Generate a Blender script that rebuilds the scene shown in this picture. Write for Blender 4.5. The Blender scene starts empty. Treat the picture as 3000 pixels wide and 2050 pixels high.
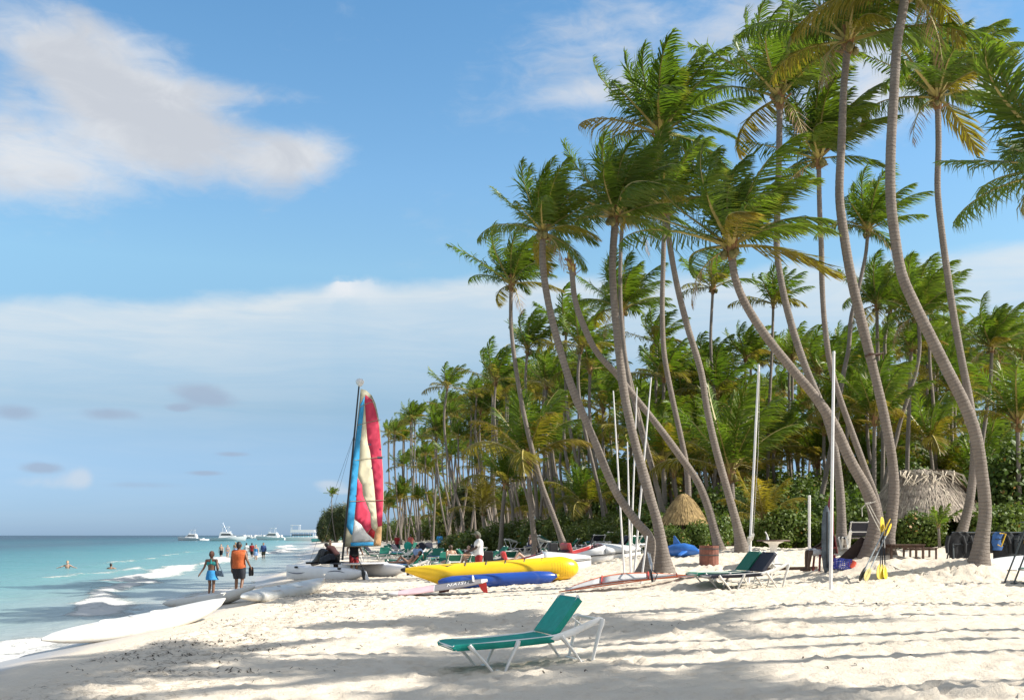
import bpy, bmesh, math, random
import numpy as np
from mathutils import Vector, Matrix, Euler

sc = bpy.context.scene
COL = sc.collection
R = math.radians
random.seed(7)

# ------------------------------------------------------------------ camera
F, EYE, HOR = 3000.0, 2.25, 1567.0          # focal length in photo pixels, eye height above the sea, horizon row
cam = bpy.data.cameras.new('camera'); cam.sensor_width = 36; cam.lens = 36
cam.shift_y = (HOR - 1025) / 3000.0; cam.clip_start = .1; cam.clip_end = 30000
camo = bpy.data.objects.new('camera', cam); COL.objects.link(camo)
camo.location = (0, 0, EYE); camo.rotation_euler = (R(90), 0, 0)
sc.camera = camo

# ------------------------------------------------------------------ sun, sky, exposure
SUN_EL, SUN_AZ = R(39), R(97)                # azimuth from +Y towards +X: the sun stands to the side of the view
SD = Vector((math.cos(SUN_EL)*math.sin(SUN_AZ), math.cos(SUN_EL)*math.cos(SUN_AZ), math.sin(SUN_EL)))
sun = bpy.data.lights.new('sun', 'SUN'); sun.energy = 5.0; sun.angle = R(.53); sun.color = (1, .95, .86)
suno = bpy.data.objects.new('sun', sun); COL.objects.link(suno)
suno.rotation_euler = (-SD).to_track_quat('-Z', 'Y').to_euler(); suno.location = (60, 0, 60)
vs = sc.view_settings
vs.view_transform = 'Standard'; vs.look = 'None'; vs.gamma = 1; vs.exposure = .72; vs.use_curve_mapping = False
sc.cycles.max_bounces = 8; sc.cycles.transparent_max_bounces = 6
sc.cycles.diffuse_bounces = 3; sc.cycles.glossy_bounces = 2; sc.cycles.transmission_bounces = 3
sc.cycles.caustics_reflective = False; sc.cycles.caustics_refractive = False
sc.cycles.use_denoising = True

class NT:
    """small helper to write node trees"""
    def __init__(s, tree): s.t = tree; s.n = tree.nodes; s.l = tree.links
    def node(s, typ, **kw):
        n = s.n.new(typ)
        for k, v in kw.items():
            if k == 'inp':
                for a, b in v.items(): s.put(n.inputs[a], b)
            else: setattr(n, k, v)
        return n
    def put(s, sock, v):
        if hasattr(v, 'is_output') or isinstance(v, bpy.types.NodeSocket): s.l.new(v, sock)
        else:
            if isinstance(v, (tuple, list)) and len(v) == 3 and sock.type == 'RGBA': v = (*v, 1)
            sock.default_value = v
    def math(s, op, a, b=0.0, c=0.0, clamp=False):
        n = s.n.new('ShaderNodeMath'); n.operation = op; n.use_clamp = clamp
        s.put(n.inputs[0], a); s.put(n.inputs[1], b); s.put(n.inputs[2], c); return n.outputs[0]
    def mix(s, f, a, b, blend='MIX'):
        n = s.n.new('ShaderNodeMix'); n.data_type = 'RGBA'; n.blend_type = blend; n.clamp_factor = True
        s.put(n.inputs[0], f); s.put(n.inputs[6], a); s.put(n.inputs[7], b); return n.outputs[2]
    def smooth(s, x, a, b):
        n = s.n.new('ShaderNodeMapRange'); n.interpolation_type = 'SMOOTHSTEP'
        s.put(n.inputs[0], x); s.put(n.inputs[1], a); s.put(n.inputs[2], b); return n.outputs[0]
    def noise(s, vec, scale, detail=4, rough=.55, dist=0.0, dim='3D'):
        n = s.n.new('ShaderNodeTexNoise'); n.noise_dimensions = dim
        if vec is not None: s.put(n.inputs['Vector'], vec)
        n.inputs['Scale'].default_value = scale; n.inputs['Detail'].default_value = detail
        n.inputs['Roughness'].default_value = rough; n.inputs['Distortion'].default_value = dist
        return n.outputs['Fac']
    def comb(s, x, y, z=0.0):
        n = s.n.new('ShaderNodeCombineXYZ'); s.put(n.inputs[0], x); s.put(n.inputs[1], y); s.put(n.inputs[2], z); return n.outputs[0]

def build_world():
    w = bpy.data.worlds.new('World'); sc.world = w; w.use_nodes = True
    t = NT(w.node_tree); t.n.clear()
    out = t.node('ShaderNodeOutputWorld')
    sky = t.node('ShaderNodeTexSky', sky_type='NISHITA', sun_disc=False, sun_elevation=SUN_EL, sun_rotation=SUN_AZ,
                 air_density=1.0, dust_density=.3, ozone_density=2.2, altitude=0)
    tc = t.node('ShaderNodeTexCoord').outputs['Generated']
    sep = t.node('ShaderNodeSeparateXYZ'); t.put(sep.inputs[0], tc)
    x, y, z = sep.outputs
    az = t.math('ARCTAN2', x, y)                       # azimuth, 0 towards +Y
    el = t.math('ARCSINE', z)
    skyc = t.node('ShaderNodeHueSaturation', inp={'Saturation': 1.12, 'Value': 1.0, 'Color': sky.outputs[0]}).outputs[0]
    # the sky is deeper blue overhead than Nishita's, and stays blue down to the sea
    tint = t.node('ShaderNodeValToRGB'); cr = tint.color_ramp
    for i, (p_, c_) in enumerate(((0, (.32, .53, 1.10)), (.12, (.60, .71, .80)), (.25, (1.38, 1.42, 1.22)), (.33, (1.40, 1.51, 1.38)), (.55, (1.10, 1.42, 1.40)), (1, (.95, 1.15, 1.2)))):
        e = cr.elements[i] if i < 2 else cr.elements.new(p_)
        e.position = p_; e.color = (*c_, 1)
    t.put(tint.inputs[0], t.math('MAXIMUM', el, 0.0))
    skyc = t.mix(1.0, skyc, tint.outputs[0], 'MULTIPLY')
    # --- clouds, laid out by azimuth and elevation; a noise field with places where cloud gathers
    def add(*a):
        o = a[0]
        for b in a[1:]: o = t.math('ADD', o, b)
        return o
    p1 = t.comb(t.math('MULTIPLY', az, 1.0), t.math('MULTIPLY', el, 1.9), .37)
    f1 = t.noise(p1, 4.2, 8, .56, .5)
    f2 = t.noise(p1, 11.0, 6, .6, .8)
    f3 = t.noise(t.comb(az, t.math('MULTIPLY', el, 2.6), .9), 26.0, 7, .62, 1.4)
    fb = add(t.math('MULTIPLY', f1, .56), t.math('MULTIPLY', f2, .28), t.math('MULTIPLY', f3, .16))
    def blob(a0, e0, ra, re, rot=0.0):
        da = t.math('SUBTRACT', az, a0); de = t.math('SUBTRACT', el, e0)
        c, s_ = math.cos(rot), math.sin(rot)
        u = t.math('ADD', t.math('MULTIPLY', da, c/ra), t.math('MULTIPLY', de, s_/ra))
        v = t.math('ADD', t.math('MULTIPLY', da, -s_/re), t.math('MULTIPLY', de, c/re))
        r2 = t.math('ADD', t.math('MULTIPLY', u, u), t.math('MULTIPLY', v, v))
        return t.math('EXPONENT', t.math('MULTIPLY', r2, -1.0))
    ae = lambda px, py: (math.atan((px-1500)/F), math.atan((HOR-py)/math.hypot(F, px-1500)))
    def B(px, py, rx, ry, rot=0.0, k=1.0):
        a, e = ae(px, py); return t.math('MULTIPLY', blob(a, e, rx/F, ry/F, rot), k)
    # big bank of cloud
    big = add(B(60, 110, 300, 110, -.3, .8), B(330, 290, 300, 120, -.5, .9), B(600, 400, 260, 100, -.3, .85), B(880, 455, 150, 75, .1, 1.0), B(70, 460, 340, 140, .05, 1.1),
              B(420, 150, 220, 60, -.3, .45), B(760, 285, 260, 36, .04, .5))
    wisp = add(B(1900, 70, 420, 90, .1, .75), B(2450, 120, 500, 170, .2, 1.1), B(2650, 290, 420, 70, 0, 1.0), B(1720, 275, 180, 35, .1, .75), B(1020, 15, 60, 30, 0, .5))
    cbase = add(t.math('MULTIPLY', big, .42), t.math('MULTIPLY', wisp, .30))
    # scattered clouds everywhere else in the sky, thickened out of view to raise and whiten the fill light
    gen = t.math('MULTIPLY', t.math('MAXIMUM', t.smooth(t.math('ABSOLUTE', az), .62, 1.1), t.smooth(el, .56, .95)), .36)
    dens = t.smooth(add(t.math('MULTIPLY', fb, 1.25), cbase, gen), .72, 1.15)
    # low bank above the horizon, all round: sharp top with puffs, melting into haze below
    w1 = t.noise(t.comb(az, 0.0, 2.2), 3.0, 3, .5)
    w2 = t.noise(p1, 17.0, 5, .55, .3)
    top = add(.197, t.math('MULTIPLY', t.smooth(az, -.55, .02), .052), t.math('MULTIPLY', t.math('SUBTRACT', w1, .5), .03), t.math('MULTIPLY', t.math('SUBTRACT', w2, .5), .022))
    a0 = ae(1000, 850)[0]; ga = lambda c_, w_: t.math('EXPONENT', t.math('MULTIPLY', t.math('POWER', t.math('DIVIDE', t.math('SUBTRACT', az, c_), w_), 2.0), -1.0))
    bump = t.math('MINIMUM', t.math('ADD', ga(a0, .012), t.math('MULTIPLY', ga(a0+.022, .018), .55)), 1.0)
    top = add(top, t.math('MULTIPLY', bump, t.math('ADD', .009, t.math('MULTIPLY', t.math('SUBTRACT', t.noise(p1, 60.0, 4, .6), .5), .016))))
    dtop = t.math('SUBTRACT', top, el)
    band = t.math('MULTIPLY', t.smooth(dtop, -.006, .013), t.math('EXPONENT', t.math('MULTIPLY', t.math('MAXIMUM', dtop, 0.0), -12.0)))
    st = t.noise(t.comb(t.math('MULTIPLY', az, .8), t.math('MULTIPLY', el, 7.0), .2), 7.0, 6, .6, .8)
    band = t.math('MULTIPLY', band, add(.66, t.math('MULTIPLY', t.smooth(st, .3, .72), .32)))
    puff = t.math('MULTIPLY', t.math('MULTIPLY', bump, 1.0), t.math('MULTIPLY', t.smooth(dtop, -.001, .004), t.smooth(dtop, .030, .008)))
    # small grey clouds low over the sea, and white puffs
    grey = add(B(40, 1208, 75, 28), B(330, 1212, 85, 22), B(600, 1158, 95, 34, -.12), B(525, 1195, 40, 12), B(680, 1330, 60, 10), B(120, 1370, 60, 16), B(600, 1385, 60, 9), B(400, 1420, 140, 14, 0, .6))
    grey = t.smooth(add(t.math('MULTIPLY', grey, .55), t.math('MULTIPLY', f2, .6)), .42, .80)
    low = add(B(235, 1395, 40, 34), B(110, 1415, 110, 26, 0, .7), B(960, 1418, 55, 16), B(1000, 1440, 70, 14))
    low = t.smooth(add(t.math('MULTIPLY', low, .5), t.math('MULTIPLY', f2, .6)), .48, .85)
    # cloud tone: white where thin or high, a little grey in the body
    shade = t.smooth(add(f2, t.math('MULTIPLY', B(500, 380, 420, 140, -.3), .35)), .40, .85)
    cw, cg = (5.4, 5.5, 5.65), (4.2, 4.35, 4.65)
    c = t.mix(t.math('MULTIPLY', band, .95), skyc, (5.5, 5.7, 5.75))
    c = t.mix(t.math('MULTIPLY', puff, .75), c, (5.9, 6.0, 6.2))
    c = t.mix(t.math('MULTIPLY', grey, .72), c, (2.5, 3.1, 4.1))
    c = t.mix(t.math('MULTIPLY', low, .55), c, (4.7, 5.0, 5.4))
    c = t.mix(t.math('MULTIPLY', dens, .92), c, t.mix(shade, cw, cg))
    bg = t.node('ShaderNodeBackground', inp={'Color': c, 'Strength': .090})
    t.l.new(bg.outputs[0], out.inputs[0])
build_world()

# ------------------------------------------------------------------ places
def P(px, py, D):
    """point of the place seen at photo pixel (px, py) and D metres out along the view"""
    return Vector(((px-1500)/F*D, D, EYE + (HOR-py)/F*D))
K = 3000/2324.0
def PD(dx, dy, D): return P(dx*K, dy*K, D)

_SY = np.array([-30, 0, 11, 18, 27, 35, 50, 69, 127, 200, 300, 420, 9000.])
_SX = np.array([-8.2, -8.5, -8.6, -9.0, -9.6, -10.5, -12.2, -15, -25, -39, -58, -80, -1720.])
def shore(y):
    y = np.asarray(y, float)
    return np.interp(y, _SY, _SX) + .35*np.sin(y*.31) * np.clip(y/40, 0, 1) + .5*np.sin(y*.083+1)*np.clip(y/60, 0, 1)
_BD = np.array([-2000, -200, -60, -25, -8, 0, 1.5, 3.2, 8, 11, 15, 22, 40, 80, 300, 5000.])
_BZ = np.array([-9, -6, -3, -1.6, -.5, 0, .24, .45, .56, .72, .95, 1.04, 1.2, 1.5, 2.2, 3.0])
def ss(t): t = np.clip(t, 0, 1); return t*t*(3-2*t)
MOUNDS = []                                    # x, y, radius, height
def ground(x, y):
    x = np.asarray(x, float); y = np.asarray(y, float)
    d = x - shore(y)
    z = np.interp(d, _BD, _BZ) + .6*ss((y-28)/10.)*ss((d-11)/6.)
    for mx, my, r, h in MOUNDS:
        q = ((x-mx)**2 + (y-my)**2)/(r*r)
        z = z + h*np.exp(-q)*(q < 9)
    return z
def gz(x, y): return float(ground(x, y))
def hit(px, py, off=0.0):
    """where the line of sight through a pixel meets the ground"""
    lo, u, v = 4.0, (px-1500)/F, (HOR-py)/F
    D = 6.0; prev = D
    while D < 600:
        if EYE + v*D <= gz(u*D, D) + off: break
        prev = D; D *= 1.01
    a, b = prev, D
    for _ in range(30):
        m = (a+b)/2
        if EYE + v*m <= gz(u*m, m) + off: b = m
        else: a = m
    return Vector((u*b, b, gz(u*b, b)))

# ------------------------------------------------------------------ object helpers
def link(o, parent=None):
    COL.objects.link(o)
    if parent is not None: o.parent = parent
    return o
def tag(o, label, cat=None, group=None, kind=None):
    if label: o['label'] = label
    if cat: o['category'] = cat
    if group: o['group'] = group
    if kind: o['kind'] = kind
    return o
def thing(name, label, cat, loc=(0, 0, 0), rz=0.0, group=None, rot=None):
    o = bpy.data.objects.new(name, None); o.empty_display_size = .2; link(o)
    o.location = loc; o.rotation_euler = rot if rot is not None else (0, 0, rz)
    return tag(o, label, cat, group)
def mesh(name, verts, faces, mats, parent=None, smooth=False, midx=None, uv=None):
    me = bpy.data.meshes.new(name)
    me.from_pydata([tuple(v) for v in verts], [], [tuple(f) for f in faces])
    for m in (mats if isinstance(mats, (list, tuple)) else [mats]): me.materials.append(m)
    if midx is not None: me.polygons.foreach_set('material_index', np.asarray(midx, np.int32))
    if smooth: me.polygons.foreach_set('use_smooth', np.ones(len(me.polygons), bool))
    if uv is not None:
        l = me.uv_layers.new(name='UVMap'); l.data.foreach_set('uv', np.asarray(uv, np.float32).ravel())
    me.update()
    return link(bpy.data.objects.new(name, me), parent)
def inst(name, me, parent=None, loc=(0, 0, 0), rot=(0, 0, 0), s=1.0):
    o = bpy.data.objects.new(name, me); link(o, parent); o.location = loc; o.rotation_euler = rot
    o.scale = (s, s, s) if not isinstance(s, (tuple, list)) else s
    return o
def copy_tree(o, parent=None):
    c = o.copy(); COL.objects.link(c)
    if parent is not None: c.parent = parent
    for ch in o.children: copy_tree(ch, c)
    return c

class G:
    """collects shapes into one mesh"""
    def __init__(s): s.v = []; s.f = []; s.m = []
    def add(s, v, f, m=0):
        b = len(s.v); s.v += [Vector(p) for p in v]; s.f += [tuple(i+b for i in q) for q in f]; s.m += [m]*len(f); return s
    def box(s, c, size, rot=None, m=0):
        x, y, z = [q/2 for q in size]; M = Matrix.Identity(3) if rot is None else Euler(rot).to_matrix()
        v = [Vector(c) + M @ Vector((a*x, b*y, d*z)) for a in (-1, 1) for b in (-1, 1) for d in (-1, 1)]
        return s.add(v, [(0, 1, 3, 2), (4, 6, 7, 5), (0, 4, 5, 1), (2, 3, 7, 6), (0, 2, 6, 4), (1, 5, 7, 3)], m)
    def beam(s, a, b, w, h, up=(0, 0, 1), m=0):
        a, b = Vector(a), Vector(b); d = (b-a).normalized(); up = Vector(up)
        sd = d.cross(up)
        if sd.length < 1e-4: sd = d.cross(Vector((0, 1, 0)))
        sd.normalize(); u = sd.cross(d)
        v = [p + sd*i*w/2 + u*j*h/2 for p in (a, b) for i, j in ((-1, -1), (1, -1), (1, 1), (-1, 1))]
        return s.add(v, [(0, 3, 2, 1), (4, 5, 6, 7), (0, 1, 5, 4), (1, 2, 6, 5), (2, 3, 7, 6), (3, 0, 4, 7)], m)
    def tube(s, pts, rad, n=8, m=0, cap=True, sx=1.0, up=None):
        pts = [Vector(p) for p in pts]; k = len(pts)
        rad = rad if isinstance(rad, (list, tuple, np.ndarray)) else [rad]*k
        rings = []; prev = None
        for i, p in enumerate(pts):
            d = (pts[min(i+1, k-1)] - pts[max(i-1, 0)]).normalized()
            if prev is None:
                ref = Vector(up) if up is not None else (Vector((0, 0, 1)) if abs(d.z) < .9 else Vector((1, 0, 0)))
                a = d.cross(ref).normalized()
            else:
                a = (prev - d*prev.dot(d)).normalized()
            prev = a; b = d.cross(a)
            rings.append([p + (a*math.cos(2*math.pi*j/n)*sx + b*math.sin(2*math.pi*j/n))*rad[i] for j in range(n)])
        return s.loft(rings, m, cap)
    def loft(s, rings, m=0, cap=True, closed=True):
        n = len(rings[0]); v = [p for r in rings for p in r]; f = []
        for i in range(len(rings)-1):
            for j in range(n if closed else n-1):
                a, b = i*n+j, i*n+(j+1) % n
                f.append((a, b, b+n, a+n))
        if cap: f.append(tuple(range(n))[::-1]); f.append(tuple(range((len(rings)-1)*n, len(rings)*n)))
        return s.add(v, f, m)
    def ball(s, c, r, n=10, k=7, m=0):
        rx, ry, rz_ = r if isinstance(r, (tuple, list)) else (r, r, r); c = Vector(c); rings = []
        for i in range(1, k):
            a = math.pi*i/k
            rings.append([c + Vector((rx*math.sin(a)*math.cos(2*math.pi*j/n), ry*math.sin(a)*math.sin(2*math.pi*j/n), -rz_*math.cos(a))) for j in range(n)])
        return s.loft(rings, m)
    def revolve(s, prof, n=16, c=(0, 0, 0), m=0, cap=True):
        c = Vector(c)
        return s.loft([[c + Vector((r*math.cos(2*math.pi*j/n), r*math.sin(2*math.pi*j/n), z)) for j in range(n)] for r, z in prof], m, cap)
    def poly(s, pts, th, nrm, m=0):
        nrm = Vector(nrm); n = len(pts)
        v = [Vector(p)+nrm*th/2 for p in pts] + [Vector(p)-nrm*th/2 for p in pts]
        return s.add(v, [tuple(range(n)), tuple(range(2*n-1, n-1, -1))] + [(i, i+n, (i+1) % n+n, (i+1) % n) for i in range(n)], m)
    def build(s, name, mats, parent=None, smooth=False, bevel=0.0):
        o = mesh(name, s.v, s.f, mats, parent, smooth, s.m)
        bm = bmesh.new(); bm.from_mesh(o.data); bmesh.ops.recalc_face_normals(bm, faces=bm.faces); bm.to_mesh(o.data); bm.free()
        if smooth:
            o.data.set_sharp_from_angle(angle=R(40))
        if bevel:
            md = o.modifiers.new('edge', 'BEVEL'); md.width = bevel; md.segments = 2; md.limit_method = 'ANGLE'
        return o

# ------------------------------------------------------------------ materials
MATS = {}
def M(name, col, rough=.6, var=.12, scale=6.0, bump=0.0, bscale=40.0, metal=0.0, trans=0.0, rnd=0.0, spec=.5, dirt=None):
    m = bpy.data.materials.new(name); m.use_nodes = True; t = NT(m.node_tree); t.n.clear(); MATS[name] = m
    out = t.node('ShaderNodeOutputMaterial'); b = t.node('ShaderNodeBsdfPrincipled')
    oc = t.node('ShaderNodeTexCoord').outputs['Object']
    n = t.noise(oc, scale, 5, .6)
    lo = tuple(c*(1-var) for c in col); hi = tuple(min(1, c*(1+var)) for c in col)
    c = t.mix(t.smooth(n, .3, .7), lo, hi)
    if dirt:
        n2 = t.noise(oc, scale*1.7, 8, .65, .6); c = t.mix(t.math('MULTIPLY', t.smooth(n2, .52, .72), dirt[1]), c, dirt[0])
    if rnd:
        r = t.node('ShaderNodeObjectInfo').outputs['Random']
        c = t.mix(1.0, c, t.node('ShaderNodeHueSaturation', inp={'Color': (1, 1, 1, 1), 'Value': t.math('ADD', 1-rnd, t.math('MULTIPLY', r, 2*rnd))}).outputs[0], 'MULTIPLY')
    t.put(b.inputs['Base Color'], c); b.inputs['Roughness'].default_value = rough; b.inputs['Metallic'].default_value = metal
    b.inputs['Specular IOR Level'].default_value = spec
    if bump:
        bn = t.node('ShaderNodeBump', inp={'Strength': bump, 'Distance': .02, 'Height': t.noise(oc, bscale, 6, .6)}); t.put(b.inputs['Normal'], bn.outputs[0])
    s = b.outputs[0]
    if trans:
        tr = t.node('ShaderNodeBsdfTranslucent'); t.put(tr.inputs[0], c)
        mx = t.node('ShaderNodeMixShader', inp={0: trans, 1: s, 2: tr.outputs[0]}); s = mx.outputs[0]
    t.l.new(s, out.inputs[0]); return m
# ================================================================== sand and sea
def h2(ix, iy, seed):
    n = (ix.astype(np.int64)*374761393 + iy.astype(np.int64)*668265263 + seed*982451653) & 0xffffffff
    n = ((n ^ (n >> 13))*1274126177) & 0xffffffff
    n = ((n ^ (n >> 16))*2246822519) & 0xffffffff
    return ((n ^ (n >> 15)) & 0xffff)/65535.0
def vn(x, y, seed):
    ix, iy = np.floor(x), np.floor(y); fx, fy = x-ix, y-iy
    fx = fx*fx*(3-2*fx); fy = fy*fy*(3-2*fy)
    a = h2(ix, iy, seed); b = h2(ix+1, iy, seed); c = h2(ix, iy+1, seed); d = h2(ix+1, iy+1, seed)
    return (a*(1-fx)+b*fx)*(1-fy) + (c*(1-fx)+d*fx)*fy
def fbm(x, y, seed, o=4):
    s = 0; a = .5
    for i in range(o): s = s + a*vn(x*2**i, y*2**i, seed+i*17); a *= .5
    return s/(1-.5**o)
def pits(x, y, cell, seed):
    """trodden hollows with a pushed-up rim; returns height"""
    ix, iy = np.floor(x/cell), np.floor(y/cell); out = np.zeros_like(x)
    for dx in (-1, 0, 1):
        for dy in (-1, 0, 1):
            cx, cy = ix+dx, iy+dy
            px = (cx + h2(cx, cy, seed))*cell; py = (cy + h2(cx, cy, seed+1))*cell
            an = h2(cx, cy, seed+2)*6.283; k = .5+.8*h2(cx, cy, seed+3)
            ux = (x-px)*np.cos(an)+(y-py)*np.sin(an); uy = -(x-px)*np.sin(an)+(y-py)*np.cos(an)
            q = np.sqrt((ux/(cell*.42))**2 + (uy/(cell*.22))**2)
            out = out + k*(-np.exp(-q**2*1.6) + .55*np.exp(-((q-1.25)/.35)**2))
    return out

# heaps of sand that the wind and the raking left round the palm feet
def _mound(px, py, D, r, h): p = P(px, py, D); MOUNDS.append((p.x, p.y, r, h))
_mound(2575, 1650, 28.1, 1.75, .68)
_mound(2862, 1680, 26.2, 1.2, .52)
_mound(1915, 1665, 29.2, 1.3, .28)
_mound(2030, 1690, 26.9, .9, .26)
_mound(2160, 1620, 38.0, 1.8, .18)
_mound(2800, 1620, 36.0, 1.8, .2)
_mound(2460, 1625, 36.0, 1.6, .22)
_mound(2270, 1640, 34.0, 2.4, .12)

def sand_shape(x, y):
    z = ground(x, y); d = x - shore(y)
    dry = ss((d-1.6)/1.8)
    near = np.clip(1-(y-34)/30, .25, 1)
    z = z + (fbm(x/2.6, y/1.8, 3)-.5)*.07*dry
    rough = .55+.45*ss((fbm(x/3.1, y/3.1, 91)-.3)/.35)
    z = z + dry*near*rough*(pits(x, y, .50, 11)*.048 + pits(x, y, .25, 23)*.046 + (fbm(x/.20, y/.20, 5, 3)-.5)*.06)
    z = z + (1-dry)*(fbm(x/1.7, y/3.5, 33)-.5)*.05*(d > -4)
    return z

def grid_mesh(name, X, Y, Z, mat, attrs=None):
    ny, nx = X.shape; me = bpy.data.meshes.new(name)
    co = np.stack([X, Y, Z], -1).reshape(-1, 3).astype(np.float32)
    i = np.arange(ny*nx).reshape(ny, nx)
    q = np.stack([i[:-1, :-1], i[:-1, 1:], i[1:, 1:], i[1:, :-1]], -1).reshape(-1, 4)
    me.vertices.add(len(co)); me.vertices.foreach_set('co', co.ravel())
    me.loops.add(q.size); me.loops.foreach_set('vertex_index', q.ravel().astype(np.int32))
    me.polygons.add(len(q)); me.polygons.foreach_set('loop_start', np.arange(0, q.size, 4, dtype=np.int32))
    me.polygons.foreach_set('use_smooth', np.ones(len(q), bool))
    me.materials.append(mat); me.update(calc_edges=True)
    for k, v in (attrs or {}).items():
        a = me.attributes.new(k, 'FLOAT', 'POINT'); a.data.foreach_set('value', v.ravel().astype(np.float32))
    return link(bpy.data.objects.new(name, me))

def sand_mat():
    m = bpy.data.materials.new('coral_sand'); m.use_nodes = True; t = NT(m.node_tree); t.n.clear()
    out = t.node('ShaderNodeOutputMaterial'); b = t.node('ShaderNodeBsdfPrincipled')
    oc = t.node('ShaderNodeTexCoord').outputs['Object']
    wet = t.node('ShaderNodeAttribute', attribute_name='wet').outputs['Fac']
    litter = t.node('ShaderNodeAttribute', attribute_name='litter').outputs['Fac']
    n = t.noise(oc, 1.3, 6, .6); g = t.noise(oc, 60, 3, .7)
    c = t.mix(n, (.66, .572, .455), (.73, .648, .535))
    c = t.mix(t.math('MULTIPLY', t.smooth(g, .55, .8), .35), c, (.45, .38, .30))
    n2 = t.noise(oc, 7, 8, .7, 1.0)
    c = t.mix(t.math('MULTIPLY', t.smooth(t.math('ADD', n2, t.math('MULTIPLY', litter, .20)), .68, .78), .45), c, (.16, .12, .08))
    c = t.mix(wet, c, (.37, .35, .335))
    t.put(b.inputs['Base Color'], c)
    t.put(b.inputs['Roughness'], t.math('SUBTRACT', .95, t.math('MULTIPLY', wet, .62)))
    b.inputs['Specular IOR Level'].default_value = .3
    bh = t.math('ADD', t.noise(oc, 26, 5, .65), t.math('MULTIPLY', t.noise(oc, 150, 3, .6), .3))
    bn = t.node('ShaderNodeBump', inp={'Strength': t.math('SUBTRACT', .8, t.math('MULTIPLY', wet, .7)), 'Distance': .03, 'Height': bh})
    t.put(b.inputs['Normal'], bn.outputs[0]); t.l.new(b.outputs[0], out.inputs[0]); return m

def spaced(stops):
    """stops: (value, step) - a coordinate list whose spacing follows the steps"""
    o = [stops[0][0]]
    while o[-1] < stops[-1][0]:
        o.append(o[-1] + float(np.interp(o[-1], [s[0] for s in stops], [s[1] for s in stops])))
    return np.array(o)
xs = spaced([(-1800, 200), (-200, 20), (-60, 4), (-14, .35), (-9.5, .075), (14, .075), (24, .4), (60, 4), (200, 20), (1200, 150)])
ys = spaced([(-6, 1.5), (8, .3), (9.5, .05), (20, .065), (34, .12), (60, .35), (120, 1.5), (300, 8), (900, 60), (4000, 600)])
X, Y = np.meshgrid(xs, ys); Z = sand_shape(X, Y)
d_ = X - shore(Y)
wet_ = 1-ss((d_-.6+ (fbm(X/1.1, Y/2.0, 71)-.5)*1.6)/1.5)
lit_ = np.exp(-((d_-4.2-(fbm(X/2, Y/2, 15)-.5)*2.5)/1.5)**2)*ss((60-Y)/20) + .5*ss((d_-14)/6)*ss((Y-27)/4)
beach = grid_mesh('beach', X, Y, Z, sand_mat(), {'wet': wet_, 'litter': lit_})
tag(beach, 'pale coral sand beach trodden into hollows', None, kind='structure')

def sea_mat():
    m = bpy.data.materials.new('sea_water'); m.use_nodes = True; t = NT(m.node_tree); t.n.clear()
    out = t.node('ShaderNodeOutputMaterial'); b = t.node('ShaderNodeBsdfPrincipled')
    oc = t.node('ShaderNodeTexCoord').outputs['Object']
    off = t.node('ShaderNodeAttribute', attribute_name='offshore').outputs['Fac']
    foam = t.node('ShaderNodeAttribute', attribute_name='foam').outputs['Fac']
    nl = t.noise(oc, .03, 3, .5); nm = t.noise(t.node('ShaderNodeMapping', inp={0: oc, 3: (.06, .35, 1)}).outputs[0], 1.0, 5, .6)
    s = t.math('ADD', off, t.math('MULTIPLY', t.math('SUBTRACT', nm, .5), t.math('MULTIPLY', off, .5)))
    r = t.node('ShaderNodeValToRGB'); cr = r.color_ramp
    stops = [(0, (.33, .33, .31)), (.18, (.24, .30, .285)), (.34, (.125, .265, .26)), (.48, (.055, .20, .205)), (.60, (.018, .125, .14)), (.70, (.003, .048, .066)), (.80, (.006, .060, .080)), (1, (.002, .022, .045))]
    while len(cr.elements) < len(stops): cr.elements.new(.5)
    for e, (p, c) in zip(cr.elements, stops): e.position = p; e.color = (*c, 1)
    t.put(r.inputs[0], t.math('DIVIDE', t.math('LOGARITHM', t.math('ADD', 1.0, t.math('MULTIPLY', t.math('MAXIMUM', s, 0.0), .35)), 2.0), 6.3))
    fn = t.math('ADD', t.math('MULTIPLY', t.noise(t.node('ShaderNodeMapping', inp={0: oc, 3: (1, .6, 1)}).outputs[0], 2.0, 8, .66, 1.4), .7), t.math('MULTIPLY', t.noise(oc, 9, 5, .65, .6), .3))
    ff = t.smooth(t.math('ADD', fn, t.math('SUBTRACT', foam, .5)), .50, .70)
    c = t.mix(ff, r.outputs[0], (.56, .555, .535))
    t.put(b.inputs['Base Color'], c)
    t.put(b.inputs['Roughness'], t.math('ADD', .22, t.math('MULTIPLY', ff, .7)))
    b.inputs['IOR'].default_value = 1.2
    t.put(b.inputs['Specular IOR Level'], t.math('MULTIPLY', t.math('SUBTRACT', .2, t.math('MULTIPLY', ff, .15)), t.math('SUBTRACT', 1.0, t.math('MULTIPLY', t.smooth(off, 15.0, 120.0), .8))))
    bh = t.math('ADD', t.noise(t.node('ShaderNodeMapping', inp={0: oc, 3: (1, .55, 1)}).outputs[0], 1.4, 6, .6, .4), t.math('MULTIPLY', ff, .35))
    bn = t.node('ShaderNodeBump', inp={'Strength': .8, 'Distance': .14, 'Height': bh}); t.put(b.inputs['Normal'], bn.outputs[0])
    t.l.new(b.outputs[0], out.inputs[0]); return m

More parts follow.
